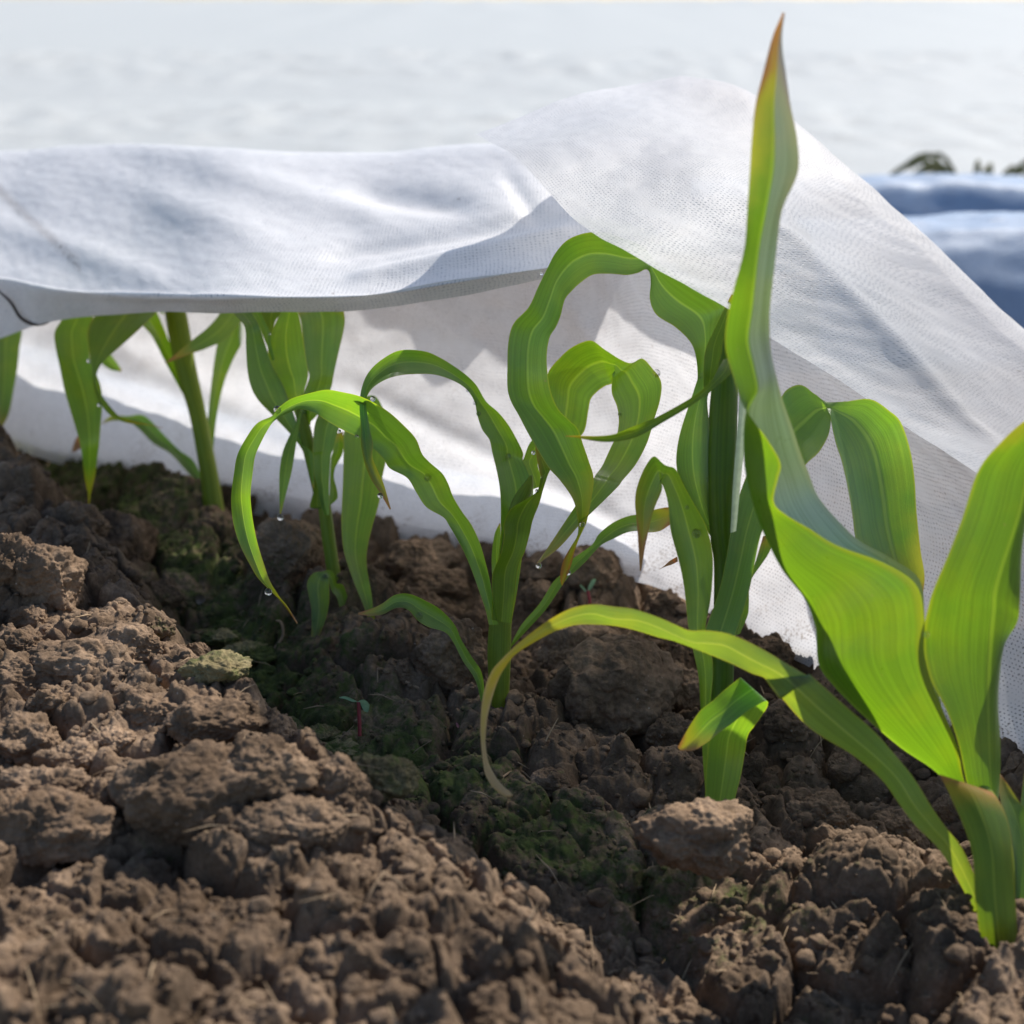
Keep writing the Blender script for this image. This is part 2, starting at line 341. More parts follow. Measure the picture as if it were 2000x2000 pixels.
def height(x, y, fine=True):
    z0 = macro(x, y); z = .014 * n2(x * 5.3, y * 5.3 + 4) + .008 * n2(x * 13, y * 13)
    wx = x + .006 * n2(x * 30, y * 30); wy = y + .006 * n2(x * 30 + 7, y * 30 + 3)
    z = z + .36 * blocks(wx, wy, .060, 1) + .15 * domes(wx, wy, .055, 1, .5) + .008 * np.abs(n2(wx * 27, wy * 27 + 9))
    if fine:
        vx = x + .0022 * n2(x * 90, y * 90); vy = y + .0022 * n2(x * 90 + 7, y * 90)
        q = 1 - .45 * mossmap(x, y)
        z = z + q * .30 * blocks(wx, wy, .027, 2) + q * .20 * blocks(vx, vy, .0125, 3, .35) + q * .16 * blocks(vx, vy, .006, 4, .4) + q * .0070 * np.abs(n2(wx * 60, wy * 60))
        z = z + q * .16 * domes(vx, vy, .012, 3, .5) + .24 * domes(vx, vy, .0062, 4, .5) + .26 * domes(x, y, .0034, 5, .7)
        z = z + .0012 * n2(x * 190, y * 190) + .0006 * n2(x * 420, y * 420) - .004
    p = np.interp(y, _py, _pxx); z = (z - .016) * (1 - .96 * np.clip((x - p + .01) / .03, 0, 1) * (y > .85))
    return z + z0

def build_ground():
    ys = [np.array([-3, -1.5, -.6, -.1, .15]), np.linspace(.28, .98, 620, endpoint=False), np.linspace(.98, 1.5, 240, endpoint=False),
          1.5 * (60 / 1.5) ** (np.linspace(0, 1, 130) ** 1.4)]
    ys = np.concatenate(ys); s = np.linspace(-1, 1, 1150)
    ext = np.array([1.1, 1.35, 1.8, 2.8, 5, 10, 25, 80]); s = np.concatenate([-ext[::-1], s, ext])
    hw = .10 + .42 * np.clip(ys, .25, 60)
    Y, S = np.meshgrid(ys, s, indexing='ij'); X = S * hw[:, None]
    x = X.ravel(); y = Y.ravel(); z = height(x, y)
    flat = np.clip((y - 6) / 8, 0, 1); z = z * (1 - flat)
    o = mesh_obj('ground', np.stack([x, y, z], 1), grid_faces(len(ys), len(s))[:, ::-1][:, [3, 2, 1, 0]], M_soil, attrs={'moss': mossmap(x, y)})
    tag(o, kind='structure')
build_ground()

def ground_at(u, v):
    """first hit of a pixel's ray with the soil"""
    d = np.linspace(.4, 3.2, 1400); P = W(np.full_like(d, u), np.full_like(d, v), d)
    hit = np.nonzero(P[:, 2] <= height(P[:, 0], P[:, 1], False))[0]
    i = hit[0] if len(hit) else len(d) - 1
    return P[i], d[i]
def gz(x, y): return float(height(np.array([x]), np.array([y]), True)[0])

# ------------------------------------------------------------------ icosphere template
def ico(sub):
    t = (1 + 5 ** .5) / 2
    v = [(-1, t, 0), (1, t, 0), (-1, -t, 0), (1, -t, 0), (0, -1, t), (0, 1, t), (0, -1, -t), (0, 1, -t), (t, 0, -1), (t, 0, 1), (-t, 0, -1), (-t, 0, 1)]
    f = [(0, 11, 5), (0, 5, 1), (0, 1, 7), (0, 7, 10), (0, 10, 11), (1, 5, 9), (5, 11, 4), (11, 10, 2), (10, 7, 6), (7, 1, 8), (3, 9, 4), (3, 4, 2), (3, 2, 6), (3, 6, 8), (3, 8, 9), (4, 9, 5), (2, 4, 11), (6, 2, 10), (8, 6, 7), (9, 8, 1)]
    v = [np.array(p) / np.linalg.norm(p) for p in v]
    for _ in range(sub):
        c = {}; nf = []
        def md(a, b):
            k = (min(a, b), max(a, b))
            if k not in c:
                p = v[a] + v[b]; v.append(p / np.linalg.norm(p)); c[k] = len(v) - 1
            return c[k]
        for a, b, d in f:
            x, y, z = md(a, b), md(b, d), md(d, a); nf += [(a, x, z), (b, y, x), (d, z, y), (x, y, z)]
        f = nf
    return np.array(v), np.array(f, dtype=np.int32)
I5 = ico(5); I3 = ico(3); I2 = ico(2); I1 = ico(1)

def lump(P, seed, ang=.5):
    """crumbly clod from unit directions: planar breaks + billowy crumbs"""
    r = np.ones(len(P)); rs = np.random.default_rng(seed)
    for _ in range(16):
        n = rs.normal(size=3); n /= np.linalg.norm(n); k = .70 + .26 * rs.random(); d = P @ n
        lim = np.where(d > 1e-3, k / np.maximum(d, 1e-3), 9); q = np.minimum(r, lim); r = r * (1 - ang) + q * ang if ang < 1 else q
    o = rs.random(3) * 40
    r = r + .16 * n3(P * 1.6 + o) + .10 * np.abs(n3(P * 3.4 + o)) - .05 * np.abs(n3(P * 2.3 - o)) + .06 * np.abs(n3(P * 7.5 + o)) + .03 * np.abs(n3(P * 15 + o)) + .016 * n3(P * 30 + o)
    return P * r[:, None]

# ------------------------------------------------------------------ clods and stones
def clod(f, x, y, rx, ry, label, depth=None, name='soil_clod', mat=None, moss=0.0, ang=.9, cat='clod', group=None):
    u, v = px(f, x, y); s = FR[f][2]
    P, d = ground_at(u, v + ry * s * .55)
    if depth: d = depth
    m = d / FPX * s; a = rx * m; c = ry * m * 1.05; b = (a + c) / 2 * .95
    V, F = I5; seed = int(u * 7 + v); L = lump(V, seed, ang)
    th = (seed % 628) / 100. if rx < ry * 1.3 else ((seed % 60) - 30) / 100.
    ct, st = math.cos(th), math.sin(th)
    Q = L * np.array([1.0, 1.0, 1.0]); Q = np.stack([Q[:, 0] * ct - Q[:, 1] * st, Q[:, 0] * st + Q[:, 1] * ct, Q[:, 2]], 1)
    Q = Q * np.array([a, b, c]) * 1.22; C = W(u, v, d - b * .30) + np.array([0, 0, c * (.16 if name != 'mossy_stone' else 1.1)]); Q = Q + C
    # stray surface crumbs in metres
    Q = Q + (V * (.0042 * np.abs(n3(Q * 48)) + .0030 * np.abs(n3(Q * 105 + 3)) + .0022 * np.abs(n3(Q * 210)) + .0013 * np.abs(n3(Q * 430)) - .003)[:, None]) - np.array([0, 0, .002])
    mo = np.clip(mossmap(Q[:, 0], Q[:, 1]) * .55 * (Q[:, 2] < C[2] + c * .3) + moss, 0, 1)
    o = mesh_obj(name, Q, F, mat or M_clod, attrs={'moss': mo}); return tag(o, label, cat, group or 'clods of dry soil')
CL = [
 ('D', 660, 270, 145, 150, 'squarish upright soil clod standing alone in the gully under the hanging leaf tip'),
 ('D', 1570, 330, 185, 150, 'large pale-topped clod with dark hollow front just behind the thin two-flap stalk'),
 ('D', 270, 470, 165, 150, 'big cracked clod on the shoulder of the left ridge'),
 ('D', 60, 430, 130, 160, 'tall rounded clod with a smooth pale top at the left ridge edge'),
 ('D', 165, 680, 85, 80, 'small blocky clod below the big cracked clod on the left ridge'),
 ('D', 110, 830, 120, 75, 'low crumbly clod at the picture edge half way down the left ridge'),
 ('D', 430, 150, 120, 90, 'rounded lump high on the left ridge beside the squarish clod'),
 ('D', 1050, 860, 72, 62, 'small dark knobbly clod beside the flat stones in the gully'),
 ('D', 870, 540, 95, 80, 'dark knobbly clod at the bottom of the gully above the moss'),
 ('D', 700, 830, 160, 95, 'broad rough clod forming the right shoulder of the left ridge'),
 ('D', 470, 900, 280, 100, 'wide pebbly-topped mound in the middle of the left ridge'),
 ('D', 150, 1010, 190, 120, 'dome-shaped clod with smooth left flank on the left ridge'),
 ('D', 270, 1120, 100, 75, 'dark broken clod in the hollow of the left ridge'),
 ('D', 820, 1160, 185, 80, 'flat-topped smooth clod on the slope of the left ridge'),
 ('D', 1150, 1235, 235, 95, 'long rounded clod with sunlit right end above the gully'),
 ('D', 1460, 1265, 100, 90, 'dark clod standing in the gully left of the two mossy flat stones'),
 ('D', 130, 1330, 165, 105, 'pale rounded clod near the bottom of the left ridge at the picture edge'),
 ('D', 620, 1340, 120, 75, 'smooth egg-shaped clod tucked beside the mossy clod'),
 ('D', 1440, 1490, 230, 130, 'large humped clod right behind the biggest blurred foreground clod'),
 ('D', 1830, 1610, 140, 150, 'steep pointed clod at the foot of the gully next to the mossy slab'),
 ('D', 250, 1580, 220, 90, 'long crumbly clod in the lower left behind the blurred lumps'),
 ('D', 1050, 1610, 350, 190, 'biggest foreground clod, out of focus with a smooth grey crown'),
 ('D', 300, 1790, 270, 140, 'out-of-focus oblong clod in the bottom left foreground'),
 ('D', 545, 1640, 100, 100, 'blurred finger-shaped clod between the two big foreground clods'),
 ('D', 50, 1720, 90, 120, 'blurred clod cut by the picture edge at bottom left'),
 ('D', 1560, 1790, 250, 110, 'blurred low clod right of the biggest foreground clod'),
 ('D', 1370, 1900, 120, 70, 'small blurred round clod at the very bottom in front of the biggest one'),
 ('D', 700, 1600, 80, 60, 'little pebble-like clod left of the biggest foreground clod'),
 (11, 1600, 960, 330, 290, 'huge rough brown clod right of the thick middle stalk'),
 (11, 1380, 700, 240, 170, 'broad clod leaning behind the huge rough clod'),
 (11, 590, 710, 205, 180, 'large rounded clod left of the thick middle stalk under the low arching leaf'),
 (11, 310, 790, 70, 62, 'small knob of soil left of the large rounded clod'),
 (11, 480, 280, 200, 115, 'wedge-shaped clod with sharp crest behind the low arching leaf'),
 (11, 400, 110, 190, 120, 'rounded boulder-like clod touching the shaded fleece hem'),
 (11, 200, 170, 90, 90, 'dark clod wedged left of the boulder-like clod by the hem'),
 (11, 1160, 150, 120, 100, 'clod under the long leaf tip with a hanging water drop'),
 (11, 1140, 320, 115, 90, 'clod behind the right-leaning low leaf of the middle plant'),
 (11, 1480, 160, 160, 130, 'earthy bank clod just below the fleece hem behind the small seedling'),
 (11, 1190, 1500, 105, 90, 'small pointed clod right of the tan leaf tip'),
 (11, 760, 520, 70, 90, 'shadowed clod pressed against the back of the thick middle stalk'),
 (8, 480, 960, 165, 165, 'blocky clod immediately left of the second stalk from the right'),
 (8, 430, 1300, 155, 140, 'angular clod under the brown-tipped folded leaf'),
 (8, 430, 310, 110, 95, 'round dark clod below the hanging dried leaf tip'),
 (8, 220, 830, 110, 120, 'crumbly clod between the huge clod and the blocky one'),
 (8, 1040, 1570, 105, 135, 'upright clod immediately right of the second stalk from the right'),
 (8, 640, 2060, 360, 225, 'broad clod in front of the second stalk from the right, hiding its foot', .682),
 (8, 1560, 1880, 230, 110, 'crumbly clod at the lower edge below the dark hollow'),
 (8, 1180, 700, 150, 110, 'dark lump under the white fleece edge, above the twisting leaf'),
 (8, 1300, 1200, 170, 130, 'shadowed clod in the dark hollow right of the folded leaf'),
 (10, 570, 1280, 110, 90, 'shadowed round clod in the dark hollow beneath the long leaf'),
 (10, 560, 1740, 120, 80, 'knobbly clod in the lower right under the long leaf'),
 (10, 1000, 1780, 200, 160, 'large clod in the bottom right corner under the long leaf'),
 (10, 1360, 1640, 110, 120, 'clod squeezed between the long leaf and the nearest stalk'),
 (10, 1840, 1290, 120, 110, 'grey clod under the spattered blue-shaded fleece at the right edge'),
 (10, 150, 880, 120, 90, 'dark clod directly under the long leaf half way along'),
]
for c in CL: clod(*c)
clod('D', 370, 1425, 140, 85, 'moss-flecked clod in the lower left between smooth ones', moss=.45, name='soil_clod')
clod('D', 860, 720, 72, 55, 'mossy clod at the gully edge above the flat stones', moss=.7)
ST = [('D', 1200, 805, 100, 38, 'uppermost flat stone of the group in the gully'), ('D', 1340, 890, 120, 48, 'pointed flat stone right of its group in the gully'),
      ('D', 1180, 985, 165, 55, 'widest flat stone lowest of its group in the gully'), ('D', 1750, 1340, 135, 42, 'pale green six-sided flat stone near the red-stemmed seedling'),
      ('D', 1800, 1425, 150, 42, 'green flat stone just in front of the six-sided one'), (11, 130, 1560, 215, 120, 'large domed mossy stone at the bottom of the gully')]
for s_ in ST: clod(*s_, name='mossy_stone', mat=M_stone, moss=.45 if s_[0] == 'D' else .35, ang=1.0, cat='stone', group='moss-tinged stones in the gully')

# loose crumbs: nobody could count them
def crumbs():
    VV, FF, MM = [], [], []; off = 0
    for (tmpl, n, r0, r1) in ((I2, 1700, .002, .006), (I1, 13000, .0008, .0024)):
        vars_ = [lump(tmpl[0], 900 + k, 1.0) for k in range(24)]
        t = rng.random(n); yy = .33 + (1.35 - .33) * t ** 1.25; xx = (rng.random(n) * 2 - 1) * (.06 + .40 * yy)
        z = height(xx, yy); r = r0 + (r1 - r0) * rng.random(n) ** 2.2; mo = mossmap(xx, yy)
        pz = np.interp(yy, _py, _pxx); keep = xx < pz - .01
        for i in np.nonzero(keep)[0]:
            L = vars_[i % 24]; a = rng.random() * 6.28; ca, sa = math.cos(a), math.sin(a); sq = .55 + .4 * rng.random()
            VV.append(np.stack([(L[:, 0] * ca - L[:, 1] * sa) * r[i] + xx[i], (L[:, 0] * sa + L[:, 1] * ca) * r[i] + yy[i], L[:, 2] * r[i] * sq + z[i] + r[i] * .1], 1))
            FF.append(tmpl[1] + off); off += len(L); MM.append(np.full(len(L), mo[i]))
    o = mesh_obj('soil_crumbs', np.concatenate(VV), np.concatenate(FF), M_soil, attrs={'moss': np.concatenate(MM)})
    tag(o, 'loose brown soil crumbs scattered over the ridge and the gully', 'soil crumbs', kind='stuff')
crumbs()

def litter():
    VV, FF = [], []; off = 0; n = 420
    yy = .38 + .9 * rng.random(n) ** 1.2; xx = (rng.random(n) * 2 - 1) * (.05 + .38 * yy); z = height(xx, yy); pz = np.interp(yy, _py, _pxx)
    for i in range(n):
        if xx[i] > pz[i] - .02: continue
        a = rng.random() * 6.28; l = .003 + .012 * rng.random() ** 2; w = .0002 + .0004 * rng.random(); t = np.array([math.cos(a), math.sin(a), .5 * rng.normal()]); t /= np.linalg.norm(t)
        q = np.array([-math.sin(a), math.cos(a), 0]); c = np.array([xx[i], yy[i], z[i] + .0012]); bend = np.array([0, 0, .15 * l])
        ring = []
        for k, (f, r) in enumerate(((-1, .4), (0, 1), (1, .3))):
            p = c + t * l * f + bend * (1 - f * f)
            for b in range(4): ring.append(p + w * r * (math.cos(b * 1.5708) * q + math.sin(b * 1.5708) * np.array([0, 0, 1])))
        VV += ring; FF += [(off + k * 4 + b, off + k * 4 + (b + 1) % 4, off + (k + 1) * 4 + (b + 1) % 4, off + (k + 1) * 4 + b) for k in range(2) for b in range(4)]
        off += 12
    o = mesh_obj('plant_litter', np.array(VV), np.array(FF), plain_material('litter_straw', (.36, .26, .16), .85, .15))
    tag(o, 'tiny bits of straw and root fibre strewn over the soil', 'plant litter', kind='stuff')
litter()

# ------------------------------------------------------------------ fleece sheets
def sheet(name, rows, nr, nc, mat, parent, folds=None, noise_amp=.004, seed=0, dirtf=None, push=None):
    """rows: list of polylines (u,v,depth), equal length. Builds a smooth cloth through them."""
    R = np.array([[W(*p) for p in row] for row in rows]); UVp = np.array([[p[:2] for p in row] for row in rows], float)
    tr = np.linspace(0, len(rows) - 1, nr); tc = np.linspace(0, len(rows[0]) - 1, nc)
    def interp(A): B = cr(A, tr); return cr(B.swapaxes(0, 1), tc).swapaxes(0, 1)
    P = interp(R); Q = interp(UVp)
    dr = np.linalg.norm(np.diff(P, axis=0), axis=2); dc = np.linalg.norm(np.diff(P, axis=1), axis=2)
    vv = np.concatenate([np.zeros((1, nc)), np.cumsum(dr, 0)]); uu = np.concatenate([np.zeros((nr, 1)), np.cumsum(dc, 1)], 1)
    N = np.cross(np.gradient(P, axis=1), np.gradient(P, axis=0)); N /= np.linalg.norm(N, axis=2)[..., None] + 1e-9
    if N[nr // 2, nc // 2] @ FW > 0: N = -N       # towards the camera
    x, y = uu.ravel(), vv.ravel()
    d = noise_amp * n2(x * 6 + seed, y * 6) + noise_amp * .55 * n2(x * 14, y * 9 + seed) + noise_amp * .12 * n2(x * 60, y * 60)
    if folds:
        for (x0, y0, x1, y1, w, a) in folds:
            qx, qy = Q[..., 0].ravel(), Q[..., 1].ravel(); L = math.hypot(x1 - x0, y1 - y0); tx, ty = (x1 - x0) / L, (y1 - y0) / L
            s = (qx - x0) * tx + (qy - y0) * ty; e = -(qx - x0) * ty + (qy - y0) * tx
            ends = 1 / (1 + np.exp(-s / (w * .8))) / (1 + np.exp((s - L) / (w * .8)))
            d = d + a * np.exp(-(e / w) ** 2) * ends
    P = P + N * d.reshape(nr, nc)[..., None]
    dirt = np.zeros(nr * nc) if dirtf is None else dirtf(Q[..., 0].ravel(), Q[..., 1].ravel())
    return mesh_obj(name, P.reshape(-1, 3), grid_faces(nr, nc), mat, parent, uv=np.stack([x, y], 1), attrs={'dirt': dirt})

cover = empty('row_cover', (0.0, 1.0, 0.0), 'white perforated fleece cover lifted like a tent over the corn row', 'fleece cover')
# roof flap: bright upper face, crease, shaded turned-down lip; it rises to a ridge and falls behind as the rear panel
fu = [-420, -120, 0, 94, 254, 450, 700, 870, 1000, 1100, 1220, 1350]
lip = [755, 700, 661, 630, 612, 608, 607, 589, 559, 535, 500, 455]
cre = [520, 532, 543, 560, 572, 575, 573, 546, 528, 512, 478, 430]
ld = [1.30, 1.18, 1.15, 1.10, 1.03, .945, .925, .91, .895, .895, .905, .92]
rid = [318, 300, 292, 288, 284, 290, 296, 286, 278, 272, 268, 272]
def slope_depth(c, d, vt, t):
    k0 = (c - 1000) / FPX; z0 = .4 - d * (.342 + k0 * .9397); y0 = d * (.9397 - k0 * .342); k = (vt - 1000) / FPX
    return (.4 - z0 + t * y0) / (.342 + .9397 * k + t * (.9397 - .342 * k))
rdp = [slope_depth(c, d, r, .22) for c, d, r in zip(cre, ld, rid)]
frows = [[(u, l, d + .016) for u, l, d in zip(fu, lip, ld)],
         [(u, l * .5 + c * .5, d + .004) for u, l, c, d in zip(fu, lip, cre, ld)],
         [(u, c + 5, d - .006) for u, c, d in zip(fu, cre, ld)],
         [(u, c - 5, d + .004) for u, c, d in zip(fu, cre, ld)]]
for k, t in ((.18, .17), (.38, .20), (.60, .22), (.82, .22), (.96, .22)):
    frows.append([(u, c + (r - c) * k, slope_depth(c, d, c + (r - c) * k, t)) for u, c, d, r in zip(fu, cre, ld, rid)])
frows.append([(u, r, q + .02) for u, r, q in zip(fu, rid, rdp)])
frows.append([(u, r + 12, q + .045) for u, r, q in zip(fu, rid, rdp)])
sheet('overhanging_flap', frows, 260, 420, M_flap, cover, noise_amp=.0022, seed=11,
      folds=[(690, 545, 1120, 452, 13, .005), (640, 500, 1090, 420, 16, -.004), (700, 372, 900, 400, 22, -.006), (990, 345, 1045, 420, 18, -.003), (-50, 420, 330, 560, 30, .004),
             (180, 330, 520, 470, 35, .004), (420, 330, 760, 430, 28, .004)],
      dirtf=lambda u, v: np.clip(1 - np.abs((v - 440) - (u - 70) * .95) / 18, 0, 1) * (u < 160) * 1.6)
# rear panel: from the buried hem behind the plants up under the roof
pu = [-260, -60, 0, 186, 414, 657, 800, 978, 1120, 1268, 1461, 1700, 1950, 2150, 2450]
pv = [790, 826, 838, 892, 945, 1001, 1030, 1062, 1086, 1104, 1203, 1325, 1440, 1525, 1650]
pd = [1.56, 1.43, 1.393, 1.31, 1.24, 1.169, 1.135, 1.10, 1.06, 1.02, .965, .885, .815, .77, .73]
rows = []
for f in (-.06, 0, .12, .3, .55, .8, 1.0):
    row = []
    for u, v, d in zip(pu, pv, pd):
        if u < 1200: top, dt = float(np.interp(u, fu, rid)) + 14, float(np.interp(u, fu, rdp)) + .05
        else: top, dt = float(np.interp(u, [1200, 1268, 1420, 1520, 1760, 1960, 2160, 2450], [430, 475, 565, 635, 785, 925, 1055, 1240])), max(d - .02, float(np.interp(u, [1200, 1420, 1520, 1760, 1960, 2160], [.95, .755, .77, .81, .835, .845])))
        row.append((u, v + (top - v) * f, d + (dt - d) * max(f, 0) ** 2 - (.034 if u < 1200 else .012) * math.sin(math.pi * max(f, 0))))
    rows.append(row)
def rear_dirt(u, v):
    hem = np.interp(u, pu, pv); a = np.clip(1 - (hem - v) / 150, 0, 1) * .55 * (n2(u * .02, v * .008) > -.05)
    return np.clip(a, 0, .8) * (n2(u * .012 + v * .02, v * .004) > .1)
sheet('rear_panel', rows, 150, 420, M_fleece, cover, noise_amp=.006, seed=3, dirtf=rear_dirt,
      folds=[(700, 760, 1250, 1040, 22, .004), (150, 640, 700, 900, 30, -.004), (1330, 420, 1500, 900, 40, .004), (1100, 560, 1300, 1000, 30, -.004)])
# extra cloth layer added behind the lower rear panel to shade its foot
hu = [-260, -60, 36, 109, 203, 308, 435, 565, 752, 876, 1000, 1100, 1180, 1262]
ht = [640, 655, 668, 684, 724, 756, 802, 836, 876, 912, 942, 968, 1020, 1090]
hrows = []
for k in (-.05, .25, .6, .9, 1.0):
    hrows.append([(u, float(np.interp(u, pu, pv)) + 4 + (t - float(np.interp(u, pu, pv))) * k, float(np.interp(u, pu, pd)) + .016 - .034 * math.sin(math.pi * max(k, 0) * .22) + .004 * k) for u, t in zip(hu, ht)])
sheet('added_shade_layer', hrows, 60, 300, M_shade_layer, cover, noise_amp=.002, seed=31)
# near drape: comes down over the row from upper left to lower right
e0 = [(930, 262, .95), (975, 290, .88), (1035, 335, .80), (1140, 440, .745), (1250, 505, .72), (1420, 602, .725), (1520, 668, .74), (1650, 748, .76), (1760, 822, .775), (1860, 892, .79), (1960, 962, .80), (2160, 1090, .81), (2400, 1240, .82)]
e1 = [(1120, 186, 1.00), (1210, 208, .95), (1310, 258, .89), (1400, 325, .83), (1493, 413, .80), (1586, 505, .80), (1650, 560, .805), (1726, 632, .815), (1790, 695, .825), (1860, 765, .835), (1940, 845, .845), (2120, 1000, .86), (2400, 1200, .88)]
e2 = [(1330, 148, 1.07), (1450, 172, 1.02), (1570, 246, .97), (1655, 328, .95), (1700, 368, .945), (1742, 404, .94), (1790, 444, .94), (1835, 484, .94), (1880, 524, .94), (1928, 568, .94), (2000, 636, .94), (2180, 800, .95), (2500, 1050, .96)]
mid01 = [((a[0] + b[0]) / 2, (a[1] + b[1]) / 2, (a[2] + b[2]) / 2 + .003) for a, b in zip(e0, e1)]
mid12 = [((a[0] + b[0]) / 2, (a[1] + b[1]) / 2, (a[2] + b[2]) / 2 + .006) for a, b in zip(e1, e2)]
q12 = [(a[0] * .12 + b[0] * .88, a[1] * .12 + b[1] * .88, a[2] * .12 + b[2] * .88 - .006) for a, b in zip(e1, e2)]
e3 = [(a[0] - 4, a[1] + 10, a[2] + .025) for a in e2]; e4 = [(a[0] - 10, a[1] + 34, a[2] + .05) for a in e2]
sheet('near_drape', [e0, mid01, e1, mid12, q12, e2, e3, e4], 200, 300, M_fleece_soft, cover, noise_amp=.0035, seed=23,
      folds=[(1450, 380, 1950, 880, 16, .003), (1520, 620, 1850, 850, 24, -.0015)])

# dirty seam at the left fold of the flap
def tube(name, pts, rad, mat, parent=None, nseg=48, nr=10, flat=1.0, uvlen=True):
    P = np.array(pts, float); ts = np.linspace(0, len(P) - 1, nseg); C = cr(P, ts); R = cr(np.array(rad, float)[:, None], ts)[:, 0]
    T = np.gradient(C, axis=0); T /= np.linalg.norm(T, axis=1)[:, None] + 1e-12
    ref = FW if abs(T.mean(0) @ FW) < .8 else RT
    A = np.cross(T, ref); A /= np.linalg.norm(A, axis=1)[:, None]; B = np.cross(T, A)
    a = np.linspace(0, 2 * np.pi, nr, endpoint=False)
    V = C[:, None, :] + R[:, None, None] * (np.cos(a)[None, :, None] * A[:, None, :] + flat * np.sin(a)[None, :, None] * B[:, None, :])
    V = V.reshape(-1, 3); F = []
    for i in range(nseg - 1):
        for j in range(nr):
            k = (j + 1) % nr; F.append((i * nr + j, i * nr + k, (i + 1) * nr + k, (i + 1) * nr + j))
    F = np.array(F)
    # caps as quads onto the end centres
    V = np.concatenate([V, C[:1], C[-1:]]); n0, n1_ = len(V) - 2, len(V) - 1
    cap = [(n0, (j + 2) % nr, (j + 1) % nr, j) for j in range(0, nr, 2)] + [(n1_, (nseg - 1) * nr + j, (nseg - 1) * nr + (j + 1) % nr, (nseg - 1) * nr + (j + 2) % nr) for j in range(0, nr, 2)]
    F = np.concatenate([F, np.array(cap)])
    uv = np.stack([np.tile(np.linspace(0.06, .94, nr), nseg), np.repeat(np.linspace(0, .8, nseg), nr)], 1); uv = np.concatenate([uv, [[.3, 0], [.3, .8]]])
    return mesh_obj(name, V, F, mat, parent, uv=uv)
sp = [W(*px(1, x, y), d) for x, y, d in ((-40, -130, 1.138), (100, 0, 1.132), (190, 140, 1.13), (300, 205, 1.128), (400, 208, 1.125), (500, 170, 1.12))]
o = tube('dirty_seam', sp, [.0006, .0013, .0015, .0013, .001, .0004], plain_material('seam_dirt', (.10, .08, .065), .95, .1), cover, 70, 10, .6); tag(o, 'dark soil-stained seam in the folded corner')

# neighbouring covers far behind
def far_cover(name, label, y0, y1, slope, x0, x1, hgt, seed, mat, front=.3, group='fleece covers over the neighbouring rows', rise=0.0, rough=1.0):
    nr, nc = 110, 260; t = np.linspace(0, 1, nr); xs = np.linspace(x0, x1, nc); T, X = np.meshgrid(t, xs, indexing='ij')
    Y = y0 + (y1 - y0) * T + slope * X + .05 * n2(X * 1.2 + seed, T * 0 + seed) + .02 * n2(X * 4, T * 2 + seed)
    prof = np.where(T < front, np.sin(T / front * np.pi / 2), np.cos((T - front) / (1 - front) * np.pi / 2)) ** .9
    Z = (hgt + rise * (X - x0)) * prof * (1 + .12 * n2(X * 1.8 + seed, T * 1.5)) + rough * (.007 * np.abs(n2(X * 13 + seed + T * 7, T * 17)) * prof + .003 * n2(X * 40, T * 40) * prof + .012 * np.abs(n2(X * 5 + T * 3 + seed, T * 5)) * prof + .006 * n2(X * 14, T * 12 + seed) * prof)
    Z = Z + .006
    P = np.stack([X, Y, Z], 2).reshape(-1, 3)
    o = mesh_obj(name, P, grid_faces(nr, nc), mat, None, uv=np.stack([X.ravel(), (T * (y1 - y0)).ravel()], 1), attrs={'dirt': np.zeros(nr * nc)})
    tag(o, label, 'fleece cover', group); return o
far_cover('row_cover', 'blue-shaded crumpled fleece of the next row, just behind the bright drape crest', 1.60, 2.15, -.02, .35, 2.6, .130, 1, M_far_shade, .24, rise=.02, rough=.6)
far_cover('row_cover', 'fleece behind a strip of bare soil, one row beyond the blue-shaded one', 2.36, 3.0, -.02, .1, 4.0, .092, 5, M_far_shade, .12, rough=.8)
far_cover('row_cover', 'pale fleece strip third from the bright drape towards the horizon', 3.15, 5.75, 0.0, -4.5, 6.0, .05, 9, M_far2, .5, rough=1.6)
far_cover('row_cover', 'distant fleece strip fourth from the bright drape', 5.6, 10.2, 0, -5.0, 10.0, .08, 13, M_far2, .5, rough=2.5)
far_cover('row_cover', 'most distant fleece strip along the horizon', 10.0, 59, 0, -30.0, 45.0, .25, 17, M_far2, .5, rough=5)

M_weed = plain_material('withered_weed', (.10, .10, .035), .8, .2)
def weed(x0, y0, z0, label):
    e = empty('weed_tuft', (x0, y0, z0), label, 'weed'); rs = np.random.default_rng(4)
    for k in range(26):
        a = rs.random() * 6.28; l = .05 + .09 * rs.random(); b = np.array([x0, y0, z0]) + np.array([math.cos(a), math.sin(a), 0]) * .03 * rs.random()
        q = b + np.array([math.cos(a) * l * .6, math.sin(a) * l * .6, l * .6]); r = b + np.array([math.cos(a) * l * 1.2, math.sin(a) * l * 1.2, l * .35])
        tube('stem', [b - [0, 0, .03], q, r], [.004, .005, .001], M_weed, e, 10, 6)
weed(.90, 2.78, .02, 'blurred brown-green withered weed tuft on the soil between the far covers')

